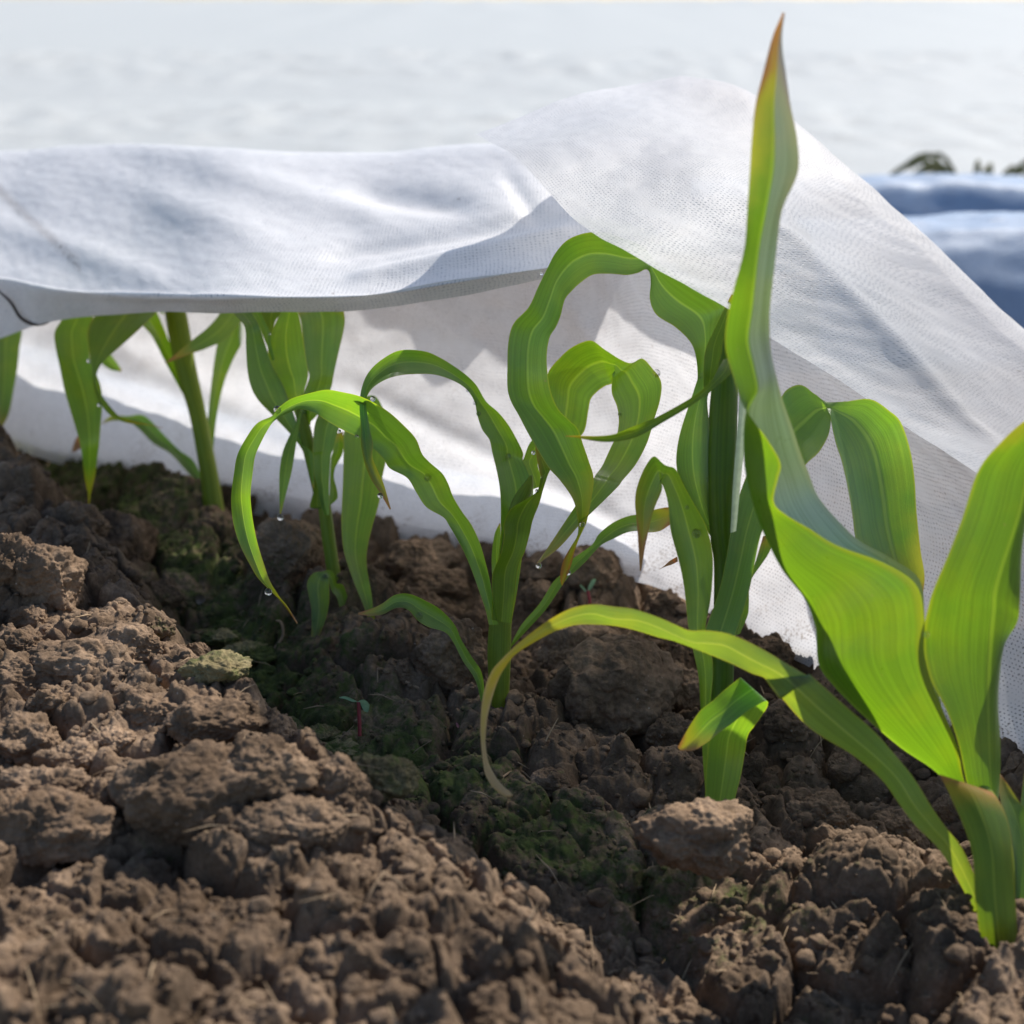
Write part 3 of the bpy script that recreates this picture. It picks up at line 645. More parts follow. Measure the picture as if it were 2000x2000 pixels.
# ------------------------------------------------------------------ corn
LEAVES = []     # (pixel coords, depth) samples used to seat the dew drops
def leaf(plant, D, spec, mat=None, d=(0, 0), tilt=0.0, bulge=.10, wave=.0, name='leaf', label=None, nseg=None, rot=0):
    """spec: frame tags and stations. Station = 4 numbers (edge, edge) or 6 (edge, middle, edge).
    d: depth offsets from the plant's distance along the blade (interpolated)."""
    f = None; st = []
    for s in spec:
        if not isinstance(s, (tuple, list)): f = s; continue
        if len(s) == 4:
            a = px(f, s[0], s[1]); c = px(f, s[2], s[3]); b = ((a[0] + c[0]) / 2, (a[1] + c[1]) / 2); three = 0
        else:
            a, b, c = px(f, s[0], s[1]), px(f, s[2], s[3]), px(f, s[4], s[5]); three = 1
        st.append((a, b, c, three))
    n = len(st); dd = np.interp(np.linspace(0, 1, n), np.linspace(0, 1, len(d)), d)
    Pt = []
    for (a, b, c, three), k in zip(st, dd):
        w = math.hypot(a[0] - c[0], a[1] - c[1]) / FPX * D
        w3 = max(math.hypot(a[0] - b[0], a[1] - b[1]), math.hypot(b[0] - c[0], b[1] - c[1])) / FPX * D
        tl = tilt * w
        if three: Pt.append([W(*a, D + k - .25 * w3), W(*b, D + k), W(*c, D + k + .40 * w3)])
        else: Pt.append([W(*a, D + k - tl / 2), W(*b, D + k + bulge * w * 1.6), W(*c, D + k + tl / 2)])
    Pt = np.array(Pt); nseg = nseg or max(28, n * 7); ts = np.linspace(0, n - 1, nseg); G = cr(Pt, ts)
    # arc-length for uv
    L = np.concatenate([[0], np.cumsum(np.linalg.norm(np.diff(G[:, 1], axis=0), axis=1))]); vv = L / L[-1]
    m = 15; s = np.linspace(0, 1, m)
    # across: quadratic through edge-middle-edge, sharpened at the rib
    A, B, C = G[:, 0][:, None], G[:, 1][:, None], G[:, 2][:, None]; S = s[None, :, None]
    quad = A * (1 - S) * (1 - 2 * S) + B * 4 * S * (1 - S) + C * S * (2 * S - 1)
    lin = np.where(S < .5, A + (B - A) * 2 * S, B + (C - B) * (2 * S - 1)); P = quad * .55 + lin * .45
    if wave:
        ph = random.random() * 6; N = np.cross(np.gradient(P, axis=0), np.gradient(P, axis=1)); N /= np.linalg.norm(N, axis=2)[..., None] + 1e-9
        fr = L[:, None] / .035 * 2 * np.pi * .5; ed = (np.abs(s - .5) * 2) ** 3
        P = P + N * (1.7 * wave * np.sin(fr + ph + (s[None] > .5) * 1.7) * ed[None])[..., None]
    uv = np.stack([np.tile(s, nseg), np.repeat(vv, m)], 1)
    o = mesh_obj(name, P.reshape(-1, 3), grid_faces(nseg, m), mat or M_leaf, plant, uv=uv)
    if label: o['label'] = label
    Pf = P.reshape(-1, 3); r = Pf - CAM; dep = r @ FW
    LEAVES.append((1000 + FPX * r[:, 0] / dep, 1000 - FPX * (r @ UP) / dep, dep)); return o

def stalk(plant, D, pts, name='stalk', mat=None):
    P = []; R = []
    for f, x, y, r in pts:
        u, v = px(f, x, y); P.append(W(u, v, D)); R.append(r * FR[f][2] / FPX * D)
    return tube(name, P, R, mat or M_stalk, plant, 60, 18, 1.0)

def plant_at(u, v, D, label):
    b = W(u, v, D); return empty('corn_plant', tuple(b), label, 'corn plant', 'young corn plants in a row')

# --- plant 5 (far, tall, behind the flap)
D = 1.17
p5 = plant_at(418, 990, D, 'corn plant whose upper half hides behind the flap lip, straight stalk, leaves with orange margins')
stalk(p5, D, [('A', 1160, 1890, 50), ('A', 1152, 1810, 54), ('A', 1130, 1650, 49), ('A', 1100, 1480, 46), ('A', 1060, 1280, 46), ('A', 1000, 1050, 56), ('A', 950, 780, 58), ('A', 925, 640, 40), ('A', 915, 560, 15)])
leaf(p5, D, [1, (1500, 50, 1560, 120), (1300, -150, 1350, 0), (1000, -220, 1050, -40), (700, -100, 900, 0), (590, 150, 870, 150), (523, 270, 835, 290), (522, 400, 845, 430), (545, 560, 860, 560), (600, 800, 945, 790), (680, 1050, 966, 1000), (740, 1300, 948, 1250), (775, 1500, 915, 1470), (800, 1640, 890, 1650), (833, 1800, 857, 1810), (838, 1870, 850, 1870), (838, 1950, 842, 1950)], M_young, (.0, -.03, -.06, -.04), .3, .08, .0008, label='broad hanging leaf with a thread-like dry tip')
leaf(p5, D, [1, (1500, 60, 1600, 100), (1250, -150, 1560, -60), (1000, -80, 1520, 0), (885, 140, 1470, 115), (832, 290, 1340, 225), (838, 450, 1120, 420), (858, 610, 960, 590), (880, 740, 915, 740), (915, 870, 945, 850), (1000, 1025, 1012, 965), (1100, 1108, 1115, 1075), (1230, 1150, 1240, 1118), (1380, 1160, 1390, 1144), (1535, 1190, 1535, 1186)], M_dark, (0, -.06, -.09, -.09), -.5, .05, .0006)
leaf(p5, D, ['A', (1105, 1490, 1150, 1500), (1118, 1350, 1167, 1330), (1135, 1180, 1205, 1150), (1158, 1000, 1255, 1020), (1180, 900, 1315, 900), (1225, 820, 1325, 800), (1260, 740, 1340, 700), (1300, 600, 1340, 600)], M_old, (0, .02, .03), .4, .08)
leaf(p5, D, ['A', (1000, 560, 1040, 600), (1150, 540, 1200, 640), (1230, 640, 1350, 700), (1190, 755, 1305, 800), (1120, 840, 1220, 900), (1040, 905, 1110, 955), (970, 965, 1020, 985), (888, 1032, 892, 1035)], M_old, (0, -.04, -.06), -.3, .08, label='short leaf with an orange tip crossing the stalk')
leaf(p5, D, ['A', (1040, 1290, 1050, 1280), (1000, 1225, 1020, 1180), (900, 1045, 965, 1060), (820, 890, 922, 940), (765, 825, 865, 800), (735, 740, 820, 700), (720, 600, 780, 560)], M_young, (0, .0, .02), .5, .1)
leaf(p5, D, ['A', (1068, 1690, 1090, 1650), (990, 1600, 1040, 1555), (915, 1520, 965, 1500), (825, 1465, 875, 1410), (760, 1400, 810, 1340), (715, 1362, 760, 1311), (670, 1345, 690, 1318), (600, 1345, 600, 1318), (550, 1362, 552, 1355)], M_leaf, (.02, .05, .06), .3, .1)
leaf(p5, D, ['A', (530, 1000, 580, 960), (555, 1040, 600, 990), (600, 1070, 630, 1030), (655, 1080, 655, 1068)], M_leaf, (.05, .05), 0, .1)
leaf(p5, D, [1, (745, 1250, 790, 1380), (705, 1310, 745, 1390), (675, 1412, 712, 1412)], M_dry, (.06, .06), 0, .1, label='scrap of orange dried leaf')
# --- plant 6 (cut by the left edge)
D = 1.30
p6 = plant_at(-90, 868, D, 'corn plant at the left picture edge showing one striped leaf with a yellowed tip')
stalk(p6, D, [(1, -430, 1400, 60), (1, -430, 1340, 60), (1, -420, 900, 55), (1, -400, 400, 55), (1, -380, 100, 40), (1, -370, -60, 12)])
leaf(p6, D, [1, (-400, 500, -330, 520), (-330, 250, -180, 180), (-200, 150, 60, 130), (-90, 250, 200, 240), (-75, 420, 185, 420), (-65, 600, 165, 620), (-55, 800, 128, 830), (-45, 980, 85, 1050), (-25, 1150, 25, 1180), (-6, 1310, 4, 1310)], M_old, (0, -.03, -.04), .4, .1, label='striped leaf with a yellow-brown tip')
# --- plant 4
D = .98
p4 = plant_at(662, 1190, D, 'slender corn plant with round pale stalk ring and one narrow leaf ending in a drop')
stalk(p4, D, [(3, 1265, 1600, 80), (3, 1262, 1490, 84), (3, 1240, 1300, 74), (3, 1200, 1000, 62), (3, 1170, 800, 64), (3, 1140, 560, 62), (3, 1112, 380, 62), (2, 1080, 1780, 62), (2, 1030, 1600, 55), (2, 975, 1350, 62), (2, 940, 1200, 62), (2, 905, 1050, 50), (2, 880, 900, 20)])
leaf(p4, D, [2, (990, 1660, 1030, 1600), (930, 1420, 1015, 1400), (810, 1250, 900, 1240), (650, 1080, 858, 1110), (500, 920, 795, 930), (430, 780, 735, 770), (400, 620, 640, 600), (388, 420, 570, 400), (378, 240, 510, 220), (300, 140, 440, 90), (200, 50, 400, 0), (60, -60, 280, -110), (-60, -60, 60, -90)], M_leaf, (0, -.01, -.02, 0), .5, .1)
leaf(p4, D, [2, (640, 560, 660, 540), (595, 430, 625, 400), (560, 350, 618, 290), (500, 200, 572, 190), (440, 90, 528, 90), (400, 0, 480, 0), (380, -80, 420, -80)], M_young, (.01, .01), 0, .1)
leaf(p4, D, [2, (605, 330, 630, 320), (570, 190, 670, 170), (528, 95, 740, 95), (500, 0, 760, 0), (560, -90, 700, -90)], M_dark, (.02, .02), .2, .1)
leaf(p4, D, [2, (900, 1250, 1000, 1150), (850, 1060, 985, 1040), (790, 920, 935, 880), (710, 740, 968, 735), (625, 590, 975, 650), (597, 480, 948, 480), (605, 370, 925, 320), (640, 260, 905, 200), (715, 95, 880, 95), (760, 0, 860, -20), (800, -100, 850, -120)], M_young, (0, .0, .015, .02), -.4, .10, label='broad bright leaf with a wavy pale margin')
leaf(p4, D, [2, (895, 1230, 1030, 1100), (900, 1050, 1110, 1000), (930, 870, 1190, 815), (985, 712, 1215, 690), (962, 600, 1243, 560), (940, 450, 1275, 420), (920, 280, 1310, 270), (905, 170, 1322, 170), (882, 92, 1310, 85), (900, 0, 1280, 0), (950, -110, 1200, -90)], M_leaf, (0, -.01, -.02), .45, .12)
leaf(p4, D, [2, (890, 1030, 910, 1030), (880, 1085, 903, 1090), (835, 1190, 885, 1200), (770, 1320, 860, 1350), (728, 1440, 842, 1470), (705, 1600, 820, 1600), (702, 1750, 785, 1740), (705, 1900, 742, 1910), 3, (706, 500, 733, 500), (706, 555, 716, 556)], M_young, (-.02, -.04, -.04), -.3, .12, label='narrow bright leaf hanging straight down')
leaf(p4, D, [3, (1128, 560, 1175, 560), (1085, 420, 1172, 430), (1058, 280, 1172, 320), (1032, 170, 1175, 200), (1022, 0, 1190, 0), 2, (1020, 1400, 1215, 1380), (1030, 1200, 1252, 1230), (1065, 1075, 1290, 1130), (1120, 980, 1300, 1040), (1180, 930, 1290, 960)], M_leaf, (-.012, -.02, -.02), .3, .14)
leaf(p4, D, [3, (1178, 470, 1200, 455), (1175, 390, 1252, 400), (1178, 300, 1245, 310), (1180, 200, 1218, 200), (1185, 100, 1232, 110), (1190, 20, 1270, 40), 2, (1210, 1400, 1306, 1400), (1240, 1240, 1304, 1220)], M_young, (-.01, 0, 0), .8, .1, label='wavy flap wrapping the stalk')
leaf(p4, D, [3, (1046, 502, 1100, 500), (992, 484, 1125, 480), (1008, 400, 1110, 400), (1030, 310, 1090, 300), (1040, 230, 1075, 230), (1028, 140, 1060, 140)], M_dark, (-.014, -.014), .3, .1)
leaf(p4, D, [2, (900, 1335, 925, 1345), (935, 1400, 1015, 1420), (960, 1500, 1025, 1520), (985, 1610, 1030, 1620), (1012, 1740, 1030, 1760)], M_leaf, (-.014, -.014), .3, .1)
leaf(p4, D, [2, (1290, 1130, 1330, 1050), (1400, 990, 1470, 920), (1500, 960, 1600, 884), (1400, 1100, 1692, 1025), (1312, 1230, 1735, 1200), (1308, 1400, 1728, 1400), (1306, 1560, 1703, 1530), (1300, 1750, 1675, 1660), 3, (1292, 480, 1645, 440), (1289, 680, 1582, 660), (1308, 880, 1532, 880), (1352, 1040, 1528, 1040), (1405, 1190, 1552, 1190), (1450, 1300, 1575, 1320), (1495, 1410, 1588, 1440), (1548, 1560, 1610, 1560), (1580, 1600, 1630, 1612), (1652, 1700, 1664, 1695), (1705, 1800, 1709, 1800)], M_young, (.0, -.01, -.03, -.03), .35, .08, label='long hanging leaf with a dry brown thread at its tip')
leaf(p4, D, [3, (1345, 1330, 1290, 1500), (1305, 1222, 1245, 1340), (1240, 1200, 1205, 1290), (1222, 1120, 1182, 1230), (1175, 1078, 1170, 1190), (1110, 1092, 1170, 1150), (1020, 1112, 1168, 1170), (966, 1200, 1173, 1250), (978, 1310, 1172, 1380), (1005, 1450, 1150, 1510), (1008, 1600, 1112, 1620), (1000, 1740, 1062, 1740), (998, 1850, 1006, 1850)], M_old, (-.02, -.035, -.04), -.3, .12, label='small lowest leaf bent over and hanging down, yellow at the tip')
# --- plant 3
D = .845
p3 = plant_at(977, 1390, D, 'thick-stalked middle corn plant with leaves arching far to the left')
stalk(p3, D, [(11, 893, 1150, 28), (11, 893, 1075, 40), (11, 888, 960, 58), (11, 885, 700, 74), (11, 893, 480, 70), (11, 905, 300, 66), (11, 930, 150, 56), (4, 1480, 1750, 90), (4, 1530, 1550, 80), (4, 1600, 1400, 50), (4, 1630, 1300, 15)])
leaf(p3, D, [6, (40, 1210, 190, 1230), 4, (1345, 1950, 1560, 1950), (1340, 1720, 1620, 1650), (1325, 1450, 1648, 1430), (1300, 1250, 1590, 1240), (1268, 1080, 1545, 1150), (1242, 950, 1545, 1070), (1172, 850, 1440, 850), (1120, 720, 1330, 700), (1085, 600, 1205, 590), (1000, 480, 1105, 440), (870, 395, 960, 315), (700, 335, 765, 185), (490, 335, 600, 116), (330, 372, 385, 112), (200, 440, 225, 200), (112, 520, 105, 325), (78, 600, 42, 480), (76, 720, 18, 650), (100, 890, 22, 850), (130, 1000, 20, 1000), (136, 1130, 52, 1170), (205, 1275, 112, 1325), (258, 1390, 192, 1440), (310, 1612, 300, 1616)], M_leaf, (0, .01, 0, -.04, -.05, -.06), .35, .16, .0006, nseg=200, label='long leaf arching left into a loop and hanging down')
leaf(p3, D, [11, (822, 500, 875, 500), (800, 400, 862, 420), (760, 280, 850, 330), (710, 150, 835, 215), (650, 20, 775, 20), 4, (860, 1780, 1062, 1780), (800, 1690, 965, 1640), (640, 1590, 893, 1500), (545, 1450, 853, 1370), (460, 1320, 795, 1262), (300, 1235, 672, 1160), (240, 1150, 602, 1090), (165, 1070, 540, 960), (60, 1000, 440, 855), 2, (1449, 1278, 1709, 1030), (1290, 1195, 1480, 892), (1140, 1110, 1300, 838), (1040, 1050, 1150, 815), (900, 1015, 1000, 850), (800, 1050, 820, 915), (715, 1085, 710, 1000), (650, 1130, 640, 1085), (600, 1190, 500, 1152), (530, 1310, 395, 1280), (470, 1450, 300, 1440), (450, 1620, 262, 1620), (437, 1800, 246, 1780), 3, (446, 490, 252, 480), (470, 680, 285, 660), (500, 850, 345, 850), (555, 1040, 430, 1040), (612, 1190, 500, 1170), (700, 1320, 610, 1280), (790, 1420, 730, 1400), (880, 1580, 862, 1560)], M_leaf, (-.02, -.03, -.05, -.05, -.03), -.35, .13, .0006, nseg=220, label='longest leaf of all, bowing left over its neighbour and ending in a fine tip')
leaf(p3, D, [11, (770, 985, 800, 960), (730, 850, 775, 800), (655, 730, 712, 705), (600, 610, 648, 600), (545, 542, 605, 500), (440, 510, 520, 405), (370, 470, 420, 345), (310, 410, 320, 305), (240, 400, 232, 312), (160, 437, 148, 370), (90, 445, 85, 400), (0, 436, 0, 427)], M_leaf, (-.02, -.04, -.05), .4, .14, .0004, label='small low leaf curving left to the neighbouring leaf tip')
leaf(p3, D, [6, (175, 1420, 200, 1350), (310, 1275, 270, 1230), (450, 1120, 400, 1080), (600, 900, 500, 920), (670, 835, 570, 850), (750, 760, 640, 750), (860, 642, 790, 640), (960, 588, 850, 552), (1050, 545, 950, 470), (1130, 530, 1060, 420), (1225, 541, 1150, 402), (1310, 530, 1250, 372), (1375, 490, 1375, 350), (1450, 440, 1450, 370)], M_leaf, (.0, .01, .02), .3, .12, label='low leaf reaching right, its end cut off behind the next plant')
leaf(p3, D, [6, (40, 1200, 190, 1230), (45, 1030, 215, 1000), (45, 860, 242, 800), (112, 690, 292, 680), (133, 560, 325, 560), (132, 470, 350, 450), (190, 360, 400, 320), (310, 285, 425, 230), (385, 225, 445, 165), (410, 130, 480, 60), 4, (1740, 1380, 1815, 1235), (1690, 1180, 1790, 1190), (1668, 1010, 1690, 1020)], M_dark, (-.022, -.022, -.015, 0), .25, .16, .0, label='rolled inner leaf wrapping the stalk')
leaf(p3, D, [4, (1640, 1430, 1730, 1400), (1585, 1290, 1720, 1300), (1535, 1165, 1692, 1200), 5, (275, 1760, 400, 1740), (320, 1640, 480, 1620), (430, 1520, 640, 1620), (440, 1400, 735, 1560), (450, 1280, 770, 1400), (465, 1120, 790, 1312), (550, 1000, 842, 1252), (650, 910, 900, 1212), (790, 862, 945, 1195), (900, 935, 962, 1150), (1010, 1010, 958, 1110), (1090, 1040, 948, 1150), (1170, 1005, 940, 1215), (1245, 1080, 950, 1280), (1312, 1180, 985, 1370), (1312, 1320, 1000, 1460), (1275, 1470, 990, 1560), (1220, 1640, 950, 1650), (1130, 1790, 880, 1800), 6, (1030, 130, 830, 100), (990, 190, 800, 150), (850, 350, 680, 330), (700, 495, 570, 490), (560, 632, 470, 640), (440, 728, 405, 745), (388, 780, 385, 782)], M_young, (.02, .03, .02, -.02, -.07), .35, .10, .0006, nseg=200, label='youngest leaf rising into a hoop and sweeping down to a dripping tip')
leaf(p3, D, [6, (45, 900, 110, 740), (40, 720, 110, 650), (60, 560, 108, 560), (98, 470, 106, 475)], M_young, (.02, .02), .1, .1)
# --- plant 2
D = .75
p2 = plant_at(1407, 1566, D, 'large corn plant second from the right with a high hoop-shaped leaf')
stalk(p2, D, [(8, 790, 2300, 80), (8, 795, 2050, 92), (8, 800, 1800, 98), (8, 805, 1500, 90), (8, 812, 1100, 85), (8, 820, 800, 82), (8, 828, 560, 84), (7, 700, 1500, 74), (7, 682, 1300, 80), (7, 670, 1000, 86), (7, 678, 700, 92), (7, 692, 400, 84), (7, 700, 200, 60), (7, 700, 60, 35), (7, 705, -30, 12)], mat=M_dark)
leaf(p2, D, [7, (700, 1500, 712, 1480), (605, 1290, 690, 1400), (515, 1150, 625, 1210), (442, 1030, 595, 1000), (396, 930, 595, 860), (388, 820, 592, 700), (415, 680, 588, 560), (470, 500, 590, 450), (520, 330, 620, 340), 5, (1590, 1150, 1700, 960), (1555, 920, 1745, 740), (1430, 770, 1790, 610), (1290, 672, 1600, 470), (1238, 560, 1430, 370), (1238, 430, 1290, 270), (1215, 340, 1220, 190), (1150, 365, 1150, 140), (1060, 382, 1050, 110), (920, 367, 900, 66), (800, 370, 750, 64), (705, 428, 612, 110), (645, 488, 515, 205), (592, 560, 450, 320), (565, 680, 385, 460), (530, 770, 320, 620), (480, 850, 213, 745), (455, 980, 175, 880), (458, 1130, 160, 1060), (485, 1270, 152, 1230), (540, 1385, 180, 1340), (620, 1460, 245, 1450), (692, 1530, 310, 1560), (735, 1660, 400, 1700), (775, 1790, 480, 1830), 6, (805, 130, 560, 150), (790, 280, 650, 300), (765, 430, 680, 460), (735, 500, 680, 560), (690, 600, 640, 650), (660, 700, 590, 760), (635, 800, 568, 860), (572, 942, 568, 940)], M_leaf, (0, 0, .01, .02, .02, .04, .07), -.3, .15, .0006, nseg=260, label='big hoop-shaped leaf arching left from behind the near drape, scarred pale patches')
leaf(p2, D, [5, (1790, 1010, 1860, 1000), (1745, 1090, 1850, 1110), (1690, 1180, 1700, 1245), (1560, 1292, 1560, 1352), (1300, 1440, 1320, 1495), (1170, 1495, 1180, 1578), (1080, 1530, 1060, 1620), (970, 1575, 900, 1636), (850, 1590, 740, 1616), (700, 1588, 680, 1602), (595, 1590, 598, 1594)], M_dark, (-.02, -.05, -.06), .2, .08, label='thin blue-green leaf tip pointing left across the hoops')
leaf(p2, D, [7, (758, 1940, 575, 1900), (830, 1690, 650, 1680), (885, 1480, 700, 1450), (930, 1300, 740, 1240), (985, 1150, 805, 1010), (1070, 1020, 900, 760), (1160, 940, 990, 560), (1215, 860, 1052, 430), (1290, 790, 1105, 377), (1345, 690, 1175, 362), (1362, 600, 1245, 415), (1360, 545, 1330, 465), (1370, 600, 1460, 466), (1400, 720, 1610, 450), (1430, 820, 1725, 520), (1450, 930, 1800, 595), (1465, 1050, 1858, 760), (1490, 1180, 1888, 950), (1525, 1340, 1900, 1150), (1600, 1500, 1925, 1400), (1720, 1650, 1950, 1600), (1850, 1850, 1900, 1850)], M_leaf, (-.035, -.01, 0, .0, -.01), .4, .12, .0006, nseg=160, label='broad leaf arching right and hanging down behind the nearest plant')
leaf(p2, D, [7, (760, 1935, 790, 1925), (765, 1850, 838, 1810), (800, 1740, 846, 1740), (830, 1640, 848, 1630), (855, 1560, 868, 1570), (885, 1480, 978, 1405), (935, 1310, 985, 1310)], M_leaf, (-.01, -.01), .5, .1)
leaf(p2, D, [8, (690, 1750, 740, 1750), (660, 1300, 735, 1300), (645, 1100, 730, 1020), (632, 850, 738, 800), (602, 680, 720, 640), (565, 500, 690, 490), 7, (440, 1650, 612, 1700), (405, 1480, 618, 1450), (355, 1280, 575, 1260), (340, 1110, 505, 1120), (318, 1020, 440, 990), (290, 965, 388, 885), (290, 975, 320, 858), (302, 1000, 248, 803), (295, 1040, 185, 880), (268, 1100, 142, 1000), (240, 1180, 133, 1095), (218, 1270, 145, 1200), (192, 1380, 155, 1340), (166, 1530, 158, 1530)], M_old, (-.02, -.03, -.035, -.03), -.35, .14, .0004, nseg=120, label='left leaf bent over at the top, its tip dried red-brown')
leaf(p2, D, [8, (695, 2040, 880, 2040), (685, 1820, 902, 1820), (690, 1600, 955, 1600), (702, 1450, 985, 1430), (718, 1330, 1008, 1300), (780, 1150, 1060, 1225), (850, 1000, 1120, 1140), (938, 885, 1157, 1075), (942, 868, 1140, 1040), (830, 958, 1005, 1118), (740, 1040, 900, 1200), (650, 1112, 800, 1272), (580, 1210, 700, 1352), (520, 1310, 600, 1412), (478, 1390, 500, 1416)], M_leaf, (-.03, -.035, -.05, -.06, -.06), .3, .07, 0, label='lowest leaf folded sharply over with a brown blunt tip')
leaf(p2, D, [7, (730, 1290, 765, 1280), (745, 1000, 792, 1000), (768, 700, 822, 700), (784, 480, 838, 510), (790, 300, 850, 340)], plain_material('pale_leaf_edge', (.52, .60, .40), .6, .3, .4), (-.035, -.035), .1, .1, label='pale upright leaf margin')
leaf(p2, D, [5, (1640, 1300, 1700, 1250), (1640, 1050, 1765, 1000), (1660, 920, 1785, 880), (1715, 800, 1810, 780), (1790, 640, 1840, 680), (1850, 520, 1880, 540)], M_dark, (-.025, -.02), .2, .1)
leaf(p2, D, [7, (395, 1440, 400, 1470), (350, 1465, 360, 1490), (310, 1500, 315, 1505), (283, 1518, 284, 1520)], M_dry, (.05, .05), 0, .1, label='shred of dry brown leaf')
# --- plant 1 (nearest)
D = .667
p1 = plant_at(1950, 1765, D, 'nearest corn plant at the right edge, out of focus, with yellow-green glowing leaves')
stalk(p1, D, [(10, 1760, 3000, 120), (10, 1745, 2600, 140), (10, 1735, 2300, 150), (10, 1710, 1932, 140), (10, 1660, 1650, 115), (10, 1600, 1480, 90), (10, 1560, 1380, 40)])
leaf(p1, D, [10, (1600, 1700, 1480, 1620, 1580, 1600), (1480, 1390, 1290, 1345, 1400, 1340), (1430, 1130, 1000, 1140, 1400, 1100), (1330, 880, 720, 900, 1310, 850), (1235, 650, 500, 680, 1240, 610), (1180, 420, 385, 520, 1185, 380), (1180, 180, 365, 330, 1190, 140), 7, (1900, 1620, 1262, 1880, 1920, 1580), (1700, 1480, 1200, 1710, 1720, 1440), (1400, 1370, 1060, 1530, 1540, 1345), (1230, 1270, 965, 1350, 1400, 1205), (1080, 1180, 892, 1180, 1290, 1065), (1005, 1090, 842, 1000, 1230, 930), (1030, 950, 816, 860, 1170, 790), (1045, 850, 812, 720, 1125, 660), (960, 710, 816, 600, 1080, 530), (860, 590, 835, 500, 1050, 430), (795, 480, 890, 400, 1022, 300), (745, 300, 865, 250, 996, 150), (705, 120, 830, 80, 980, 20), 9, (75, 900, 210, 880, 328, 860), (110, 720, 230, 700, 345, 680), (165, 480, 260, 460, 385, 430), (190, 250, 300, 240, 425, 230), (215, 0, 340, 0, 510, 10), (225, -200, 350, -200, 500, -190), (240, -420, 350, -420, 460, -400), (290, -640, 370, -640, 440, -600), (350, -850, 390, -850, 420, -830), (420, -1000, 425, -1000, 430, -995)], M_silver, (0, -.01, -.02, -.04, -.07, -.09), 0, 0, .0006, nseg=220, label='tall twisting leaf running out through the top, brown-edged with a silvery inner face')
leaf(p1, D, [10, (1560, 1650, 1720, 1640, 1740, 1660), (1500, 1380, 1690, 1480, 1742, 1500), (1440, 1130, 1672, 1150, 1738, 1150), (1340, 860, 1665, 860, 1746, 860), (1215, 600, 1670, 600, 1762, 600), (1172, 350, 1685, 350, 1790, 350), (1200, 130, 1705, 120, 1868, 180), (1260, -100, 1730, -100, 1895, 0), 'C', (1600, 1880, 1905, 1850, 1965, 1800), (1690, 1610, 1960, 1600, 2020, 1550), (1800, 1460, 2050, 1450, 2110, 1400), (1932, 1340, 2150, 1350, 2210, 1300), (2100, 1260, 2280, 1320, 2330, 1280), (2300, 1300, 2400, 1380, 2440, 1350), (2500, 1500, 2510, 1505, 2515, 1500)], M_yel, (0, -.01, -.03, -.04), 0, 0, .0006, nseg=140, label='broad glowing leaf rising past the right edge')
leaf(p1, D, [10, (1780, 2700, 1740, 2700, 1700, 2700), (1650, 2330, 1590, 2330, 1530, 2330), (1480, 1932, 1400, 1932, 1310, 1932), (1340, 1740, 1230, 1730, 1110, 1720), (1230, 1580, 1100, 1570, 980, 1550), (1100, 1370, 980, 1380, 850, 1380), (960, 1200, 800, 1200, 640, 1200), (790, 1010, 560, 1000, 330, 1000), (590, 830, 330, 800, 120, 780), (330, 600, 130, 610, -40, 590), 8, (1500, 870, 1380, 940, 1260, 1030), (1350, 790, 1240, 830, 1150, 880), (1150, 670, 1080, 750, 1040, 830), (1000, 590, 950, 680, 940, 780), (850, 530, 830, 620, 830, 730), (700, 507, 690, 603, 700, 680), (570, 505, 590, 598, 560, 630), (460, 462, 450, 540, 440, 590), (330, 408, 320, 480, 320, 560), (150, 350, 160, 430, 160, 508), (0, 330, 0, 420, 0, 470), 11, (1480, 372, 1470, 430, 1480, 495), (1350, 392, 1350, 450, 1360, 500), (1220, 455, 1230, 500, 1240, 540), (1100, 540, 1110, 570, 1120, 605), (980, 640, 990, 660, 1000, 680), (900, 718, 915, 738, 940, 745), (835, 800, 860, 812, 890, 822), (788, 930, 815, 933, 845, 938), (768, 1080, 788, 1085, 808, 1088), (768, 1220, 784, 1225, 800, 1228), (783, 1360, 800, 1365, 818, 1358), (800, 1445, 828, 1440, 852, 1430), (855, 1530, 878, 1518, 895, 1495), (930, 1580, 940, 1568, 945, 1545), (973, 1574, 973, 1570, 974, 1568)], M_tan, (-.02, -.02, -.02, 0, .01, .01), 0, 0, .0003, nseg=220, label='long low leaf sweeping left with a curled tan tip')
leaf(p1, D, [10, (1630, 2900, 1890, 2900), (1590, 2500, 1880, 2500), (1560, 2250, 1865, 2250), (1545, 1960, 1845, 1960), (1480, 1740, 1838, 1820), (1400, 1560, 1800, 1660), (1340, 1430, 1745, 1545), (1290, 1340, 1690, 1475)], M_dark, (-.035, -.03, -.02), .2, -.12, label='dark sheath wrapping the stalk')
leaf(p1, D, [10, (1800, 2600, 1900, 2600), (1850, 2250, 1960, 2250), (1838, 1932, 2020, 1900), (1790, 1700, 1960, 1640), (1755, 1540, 1890, 1540), (1738, 1420, 1800, 1400), (1735, 1330, 1750, 1335)], M_yel, (-.01, .01), .3, .1)
leaf(p1, D, [10, (1800, 2600, 1900, 2600), (1890, 2200, 2060, 2200), (1905, 1800, 2120, 1800), (1905, 1600, 2080, 1560), (1932, 1350, 2080, 1300), (1990, 1100, 2100, 1100)], M_yel, (.01, .03), .3, .1)

